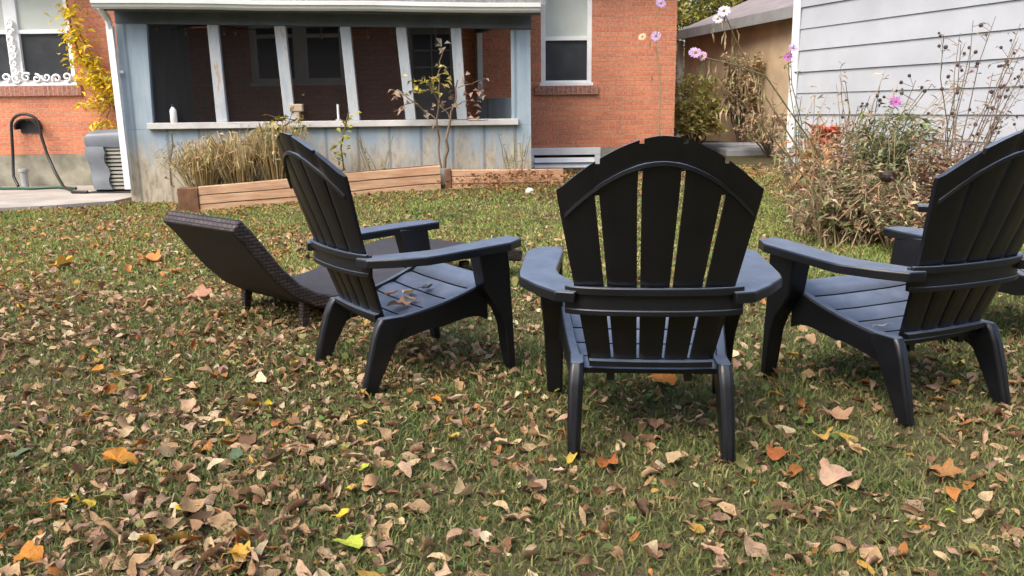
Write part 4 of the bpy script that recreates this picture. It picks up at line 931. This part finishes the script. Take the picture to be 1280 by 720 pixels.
bushy('wispy_perennial','tall loose tan and green stems standing before the white siding',gb(2.9,7.2),[(R_(1040,1260),R_(70,190),R_(-.3,.4)) for _ in range(46)],7.1,[(.30,.32,.15),(.42,.34,.20),(.48,.40,.25),(.36,.24,.16)],(.40,.32,.20),9,(.04,.10),.05,rad=.0038)
bushy('wispy_perennial','loose tan stems leaning left across the white corner board',gb(2.5,7.2),[(R_(960,1040),R_(110,230),R_(-.3,.3)) for _ in range(26)],7.1,[(.42,.34,.20),(.48,.36,.22),(.32,.32,.14)],(.42,.32,.2),10,(.04,.10),.05,rad=.0038)
# coral bloom and peach leaves
st, lv, fl = MB(), MB(), MB(); b0 = gb(2.45,7.3); c1_ = at(1032,170,7.2); c2_ = at(1016,215,7.1); st.col = (.3,.17,.08)
st.tube([b0, b0.lerp(c1_,.5)+Vector((.04,0,0)), c1_], .009, 5); st.tube([b0, c2_], .009, 5)
for i in range(60): fl.col = rcol(random.choice([(.72,.23,.13),(.66,.17,.10),(.76,.36,.22)]), .15); d = rdir(-.6,1); fl.leaf(c1_+d*.02, d, R_(.09,.14), R_(.06,.10), .3, .3)
for i in range(70): lv.col = rcol(random.choice([(.64,.34,.15),(.60,.27,.12),(.68,.45,.24),(.5,.22,.09)]), .2); q = c2_+Vector((random.gauss(0,.06),random.gauss(0,.05),random.gauss(0,.12))); lv.leaf(q, Vector((R_(-.5,.5),R_(-.6,.2),R_(-1,.8))), R_(.15,.25), R_(.07,.11))
for i in range(26): lv.col = rcol((.44,.22,.12), .3); q = c1_.lerp(b0,R_(.1,.8))+Vector((R_(-.12,.18),R_(-.1,.1),0)); lv.leaf(q, rdir(-.6,.6), R_(.08,.16), R_(.04,.06))
plant('canna', 'coral bloom over peach coloured withering leaves near the white corner board', 'flower', b0, st, lv, fl, 'plants in the flower bed by the garage')
# long leaning stems with flowers
def leaning(label, base, paths, Y, flowers_, lc, nl):
    st, lv, fl = MB(), MB(), []; base = Vector(base)
    for path in paths:
        P = [base]+[at(u,v,y_) for u,v,y_ in path]; st.col = rcol((.30,.25,.13),.15); n_ = len(P); st.tube(P, [.008-.005*i/(n_-1) for i in range(n_)], 5)
        for i in range(nl):
            t = R_(.5,n_-1); k = min(int(t), n_-2); p = P[k].lerp(P[k+1], t-k); q = p+Vector((random.gauss(0,.04),random.gauss(0,.04),-R_(0,.12)))
            lv.col = rcol(random.choice(lc),.3); lv.leaf(q, Vector((R_(-.5,.5),R_(-.4,.4),-1)), R_(.05,.12), R_(.010,.02))
            if i % 2: st.tube([p,q], .002, 3, False)
    for u, v, y_, r, c in flowers_:
        fl.append(MB()); flower(fl[-1], at(u,v,y_), r, c, n=14)
    return plant('leaning_aster', label, 'flower', base, st, lv, fl, 'tall flowers leaning over the lawn')
leaning('long stem leaning far left with a pink flower beside the brick corner', gb(2.35,6.3), [[(1026,195,6.2),(957,95,6.0),(915,80,5.9),(872,70,5.8)],[(1020,240,6.2),(992,204,6.1),(930,129,5.9),(905,112,5.8)],[(1000,190,6.2),(950,110,6.1),(920,50,6.0),(905,15,5.9)]], 6.2, [(869,66,5.8,.05,(.52,.36,.52)),(878,70,5.8,.035,(.60,.42,.46)),(905,14,5.9,.05,(.62,.56,.68)),(897,24,5.9,.04,(.66,.64,.66))], [(.26,.28,.11),(.44,.32,.18),(.40,.28,.16)], 46)
leaning('upright pale stem with lilac flowers in front of the brick wall', gb(1.38,7.5), [[(823,178,7.5),(826,110,7.5),(820,60,7.5),(824,5,7.5)]], 7.5, [(820,45,7.5,.05,(.50,.36,.55)),(826,4,7.5,.05,(.48,.34,.55)),(803,46,7.5,.04,(.62,.46,.30))], [(.3,.24,.13)], 10)
# dark seed head with slanting stem
st, sd_ = MB(), MB(); b0 = gb(2.35,6.2); p1 = at(1110,220,6.2); st.col = (.36,.25,.14); st.tube([at(1030,292,6.25), at(1068,255,6.2), p1], [.007,.006,.005], 5); st.tube([b0, at(1030,292,6.25)], .007, 5)
sd_.col = (.06,.045,.035); sd_.ball(p1, .055, 10, 7, (1.25,.8,.8))
for i in range(20): sd_.col = rcol((.09,.06,.04)); sd_.leaf(p1, rdir(-.8,.8), .09, .02)
plant('dead_sunflower', 'dark dead flower head on a slanting tan stem behind the right chair', 'flower', b0, st, None, None, 'plants in the flower bed by the garage', sd_)
# shrubs between house and garage
def shrub(label, x, y, r, h, cols, n, ls=(.06,.13), grp='shrubs between the house and the shed'):
    st, lv = MB(), MB(); b0 = gb(x,y)
    for i in range(14):
        d = rdir(0,0); tip = b0+d*r*R_(.2,.9)+Vector((0,0,h*R_(.5,1))); st.col = rcol((.16,.12,.08)); st.tube(wob(b0,tip,5,.04), [.02,.017,.014,.011,.008,.005], 5)
    for i in range(n):
        d = rdir(-.6,1).normalized(); rr = R_(.3,1)**.5; q = b0+Vector((d.x*r*rr*(1+.25*math.sin(d.z*7+d.x*5)), d.y*r*rr, h*.55+d.z*h*.5*rr)); 
        if q.z < b0.z+.02: continue
        lv.col = rcol(random.choice(cols),.35); lv.leaf(q, rdir(-.6,.6), R_(*ls), R_(*ls)*.55)
    plant('shrub', label, 'shrub', b0, st, lv, None, grp)
shrub('olive green shrub close behind the brick house corner', 3.1,15.2,.55,1.35,[(.50,.47,.13),(.56,.50,.14),(.40,.41,.12),(.60,.48,.16)],1000)
shrub('brownish shrub further back behind the house corner', 3.5,19.6,.9,2.2,[(.42,.29,.16),(.36,.32,.12),(.46,.34,.18)],1300,(.08,.16))
shrub('yellow green bush between the house corner and the flagstones', 2.95,13.6,.42,1.0,[(.48,.45,.12),(.40,.38,.10),(.54,.46,.16),(.44,.32,.14)],1300)
shrub('low brown shrub before the tan shed wall', 3.95,13.0,.45,.75,[(.42,.30,.18),(.48,.34,.20),(.36,.26,.15)],650,(.05,.1))
shrub('tall reddish dry shrub leaning on the tan shed wall', 3.9,14.5,.32,1.7,[(.48,.34,.20),(.54,.40,.24),(.42,.36,.18)],900,(.06,.13))

# ------------------------------------------------------------------ trees
def tree(label, x, y, h, r, cols, n, ls, trunk=.18):
    b0 = gb(x,y); t = thing('tree', label, 'tree', b0, 0, 'trees behind the house and the shed'); st, lv = MB(), MB()
    top = b0+Vector((R_(-.4,.4),R_(-.4,.4),h*.9)); st.tube(wob(b0,top,8,.12), [trunk*(1-.1*i) for i in range(9)], 9); cent = []
    for i in range(26):
        t0 = R_(.18,.95); p = b0.lerp(top,t0); d = rdir(.1,.9).normalized(); e = p+d*r*R_(.45,1.0)*(1.15-.6*t0); st.tube(wob(p,e,5,.1), [trunk*.35*(1-t0*.5)*(1-.17*j) for j in range(6)], 5); cent += [e, p.lerp(e,.65)]
    for c_ in cent:
        s = R_(.35,.75)*r*.42; tone = R_(.6,1.35); base = random.choice(cols)
        for i in range(n//len(cent)):
            q = c_+Vector((random.gauss(0,s),random.gauss(0,s),random.gauss(0,s*.7))); lv.col = rcol(tuple(k_*tone for k_ in base),.3); lv.leaf(q, rdir(-.9,.5), R_(*ls), R_(*ls)*.6)
    st.build('trunk','bark',t,b0,smooth=50); lv.build('crown','plant',t,b0)
tree('tree with yellow and green leaves rising behind the tan shed roof', 6.2,21.5,7.5,3.2,[(.34,.30,.07),(.46,.37,.07),(.22,.25,.07),(.4,.32,.08)],15000,(.10,.2))
tree('green tree rising just behind the brick house corner', 3.6,23.5,7,3.0,[(.16,.19,.07),(.22,.24,.08),(.30,.29,.09)],18000,(.10,.2))

# unseen trees, added behind the viewer to block the low sky
lv = MB()
for x in np.arange(-24,25,3.0):
    b0 = gb(x, -11+R_(-1.5,1.5)); hh = R_(7.5,10); lv.col = (.11,.085,.065); lv.tube(wob(b0, b0+Vector((0,0,hh*.9)), 5, .1), [.2,.18,.15,.12,.08,.04], 7)
    for i in range(520):
        d = rdir(-1,1).normalized(); q = b0+Vector((d.x*2.3, d.y*2.0, hh*.52+d.z*hh*.5))*1.0; lv.col = rcol(random.choice([(.07,.09,.035),(.10,.11,.04),(.16,.12,.05)]),.3); lv.leaf(q, rdir(-.8,.3), R_(.5,.9), R_(.4,.7))
o = lv.build('sky_block_trees', 'plant', kind='stuff'); tag(o, 'unseen row of dark trees added behind the viewer to block low sky light', 'sky_block_trees')

# ------------------------------------------------------------------ light
w = bpy.data.worlds.new('World'); S.world = w; w.use_nodes = True; nt = w.node_tree
SUN_EL, SUN_AZ = math.radians(53), math.radians(222)        # azimuth clockwise from +Y: high on the left
sky = nt.nodes.new('ShaderNodeTexSky'); sky.sky_type = 'NISHITA'; sky.sun_disc = False; sky.sun_elevation = SUN_EL; sky.sun_rotation = SUN_AZ; sky.air_density = 1.0; sky.dust_density = 5.0
bg = nt.nodes['Background']; bg.inputs['Strength'].default_value = .15; nt.links.new(sky.outputs[0], bg.inputs['Color'])
sl = bpy.data.lights.new('sun','SUN'); sl.energy = .75; sl.angle = math.radians(40); sl.color = (1,.965,.92); so = bpy.data.objects.new('sun', sl); COL.objects.link(so)
dirv = Vector((math.sin(SUN_AZ)*math.cos(SUN_EL), math.cos(SUN_AZ)*math.cos(SUN_EL), math.sin(SUN_EL))); so.rotation_euler = dirv.to_track_quat('Z','Y').to_euler()
S.view_settings.view_transform = 'Standard'; S.view_settings.look = 'None'; S.view_settings.exposure = 1.27; S.view_settings.gamma = 1
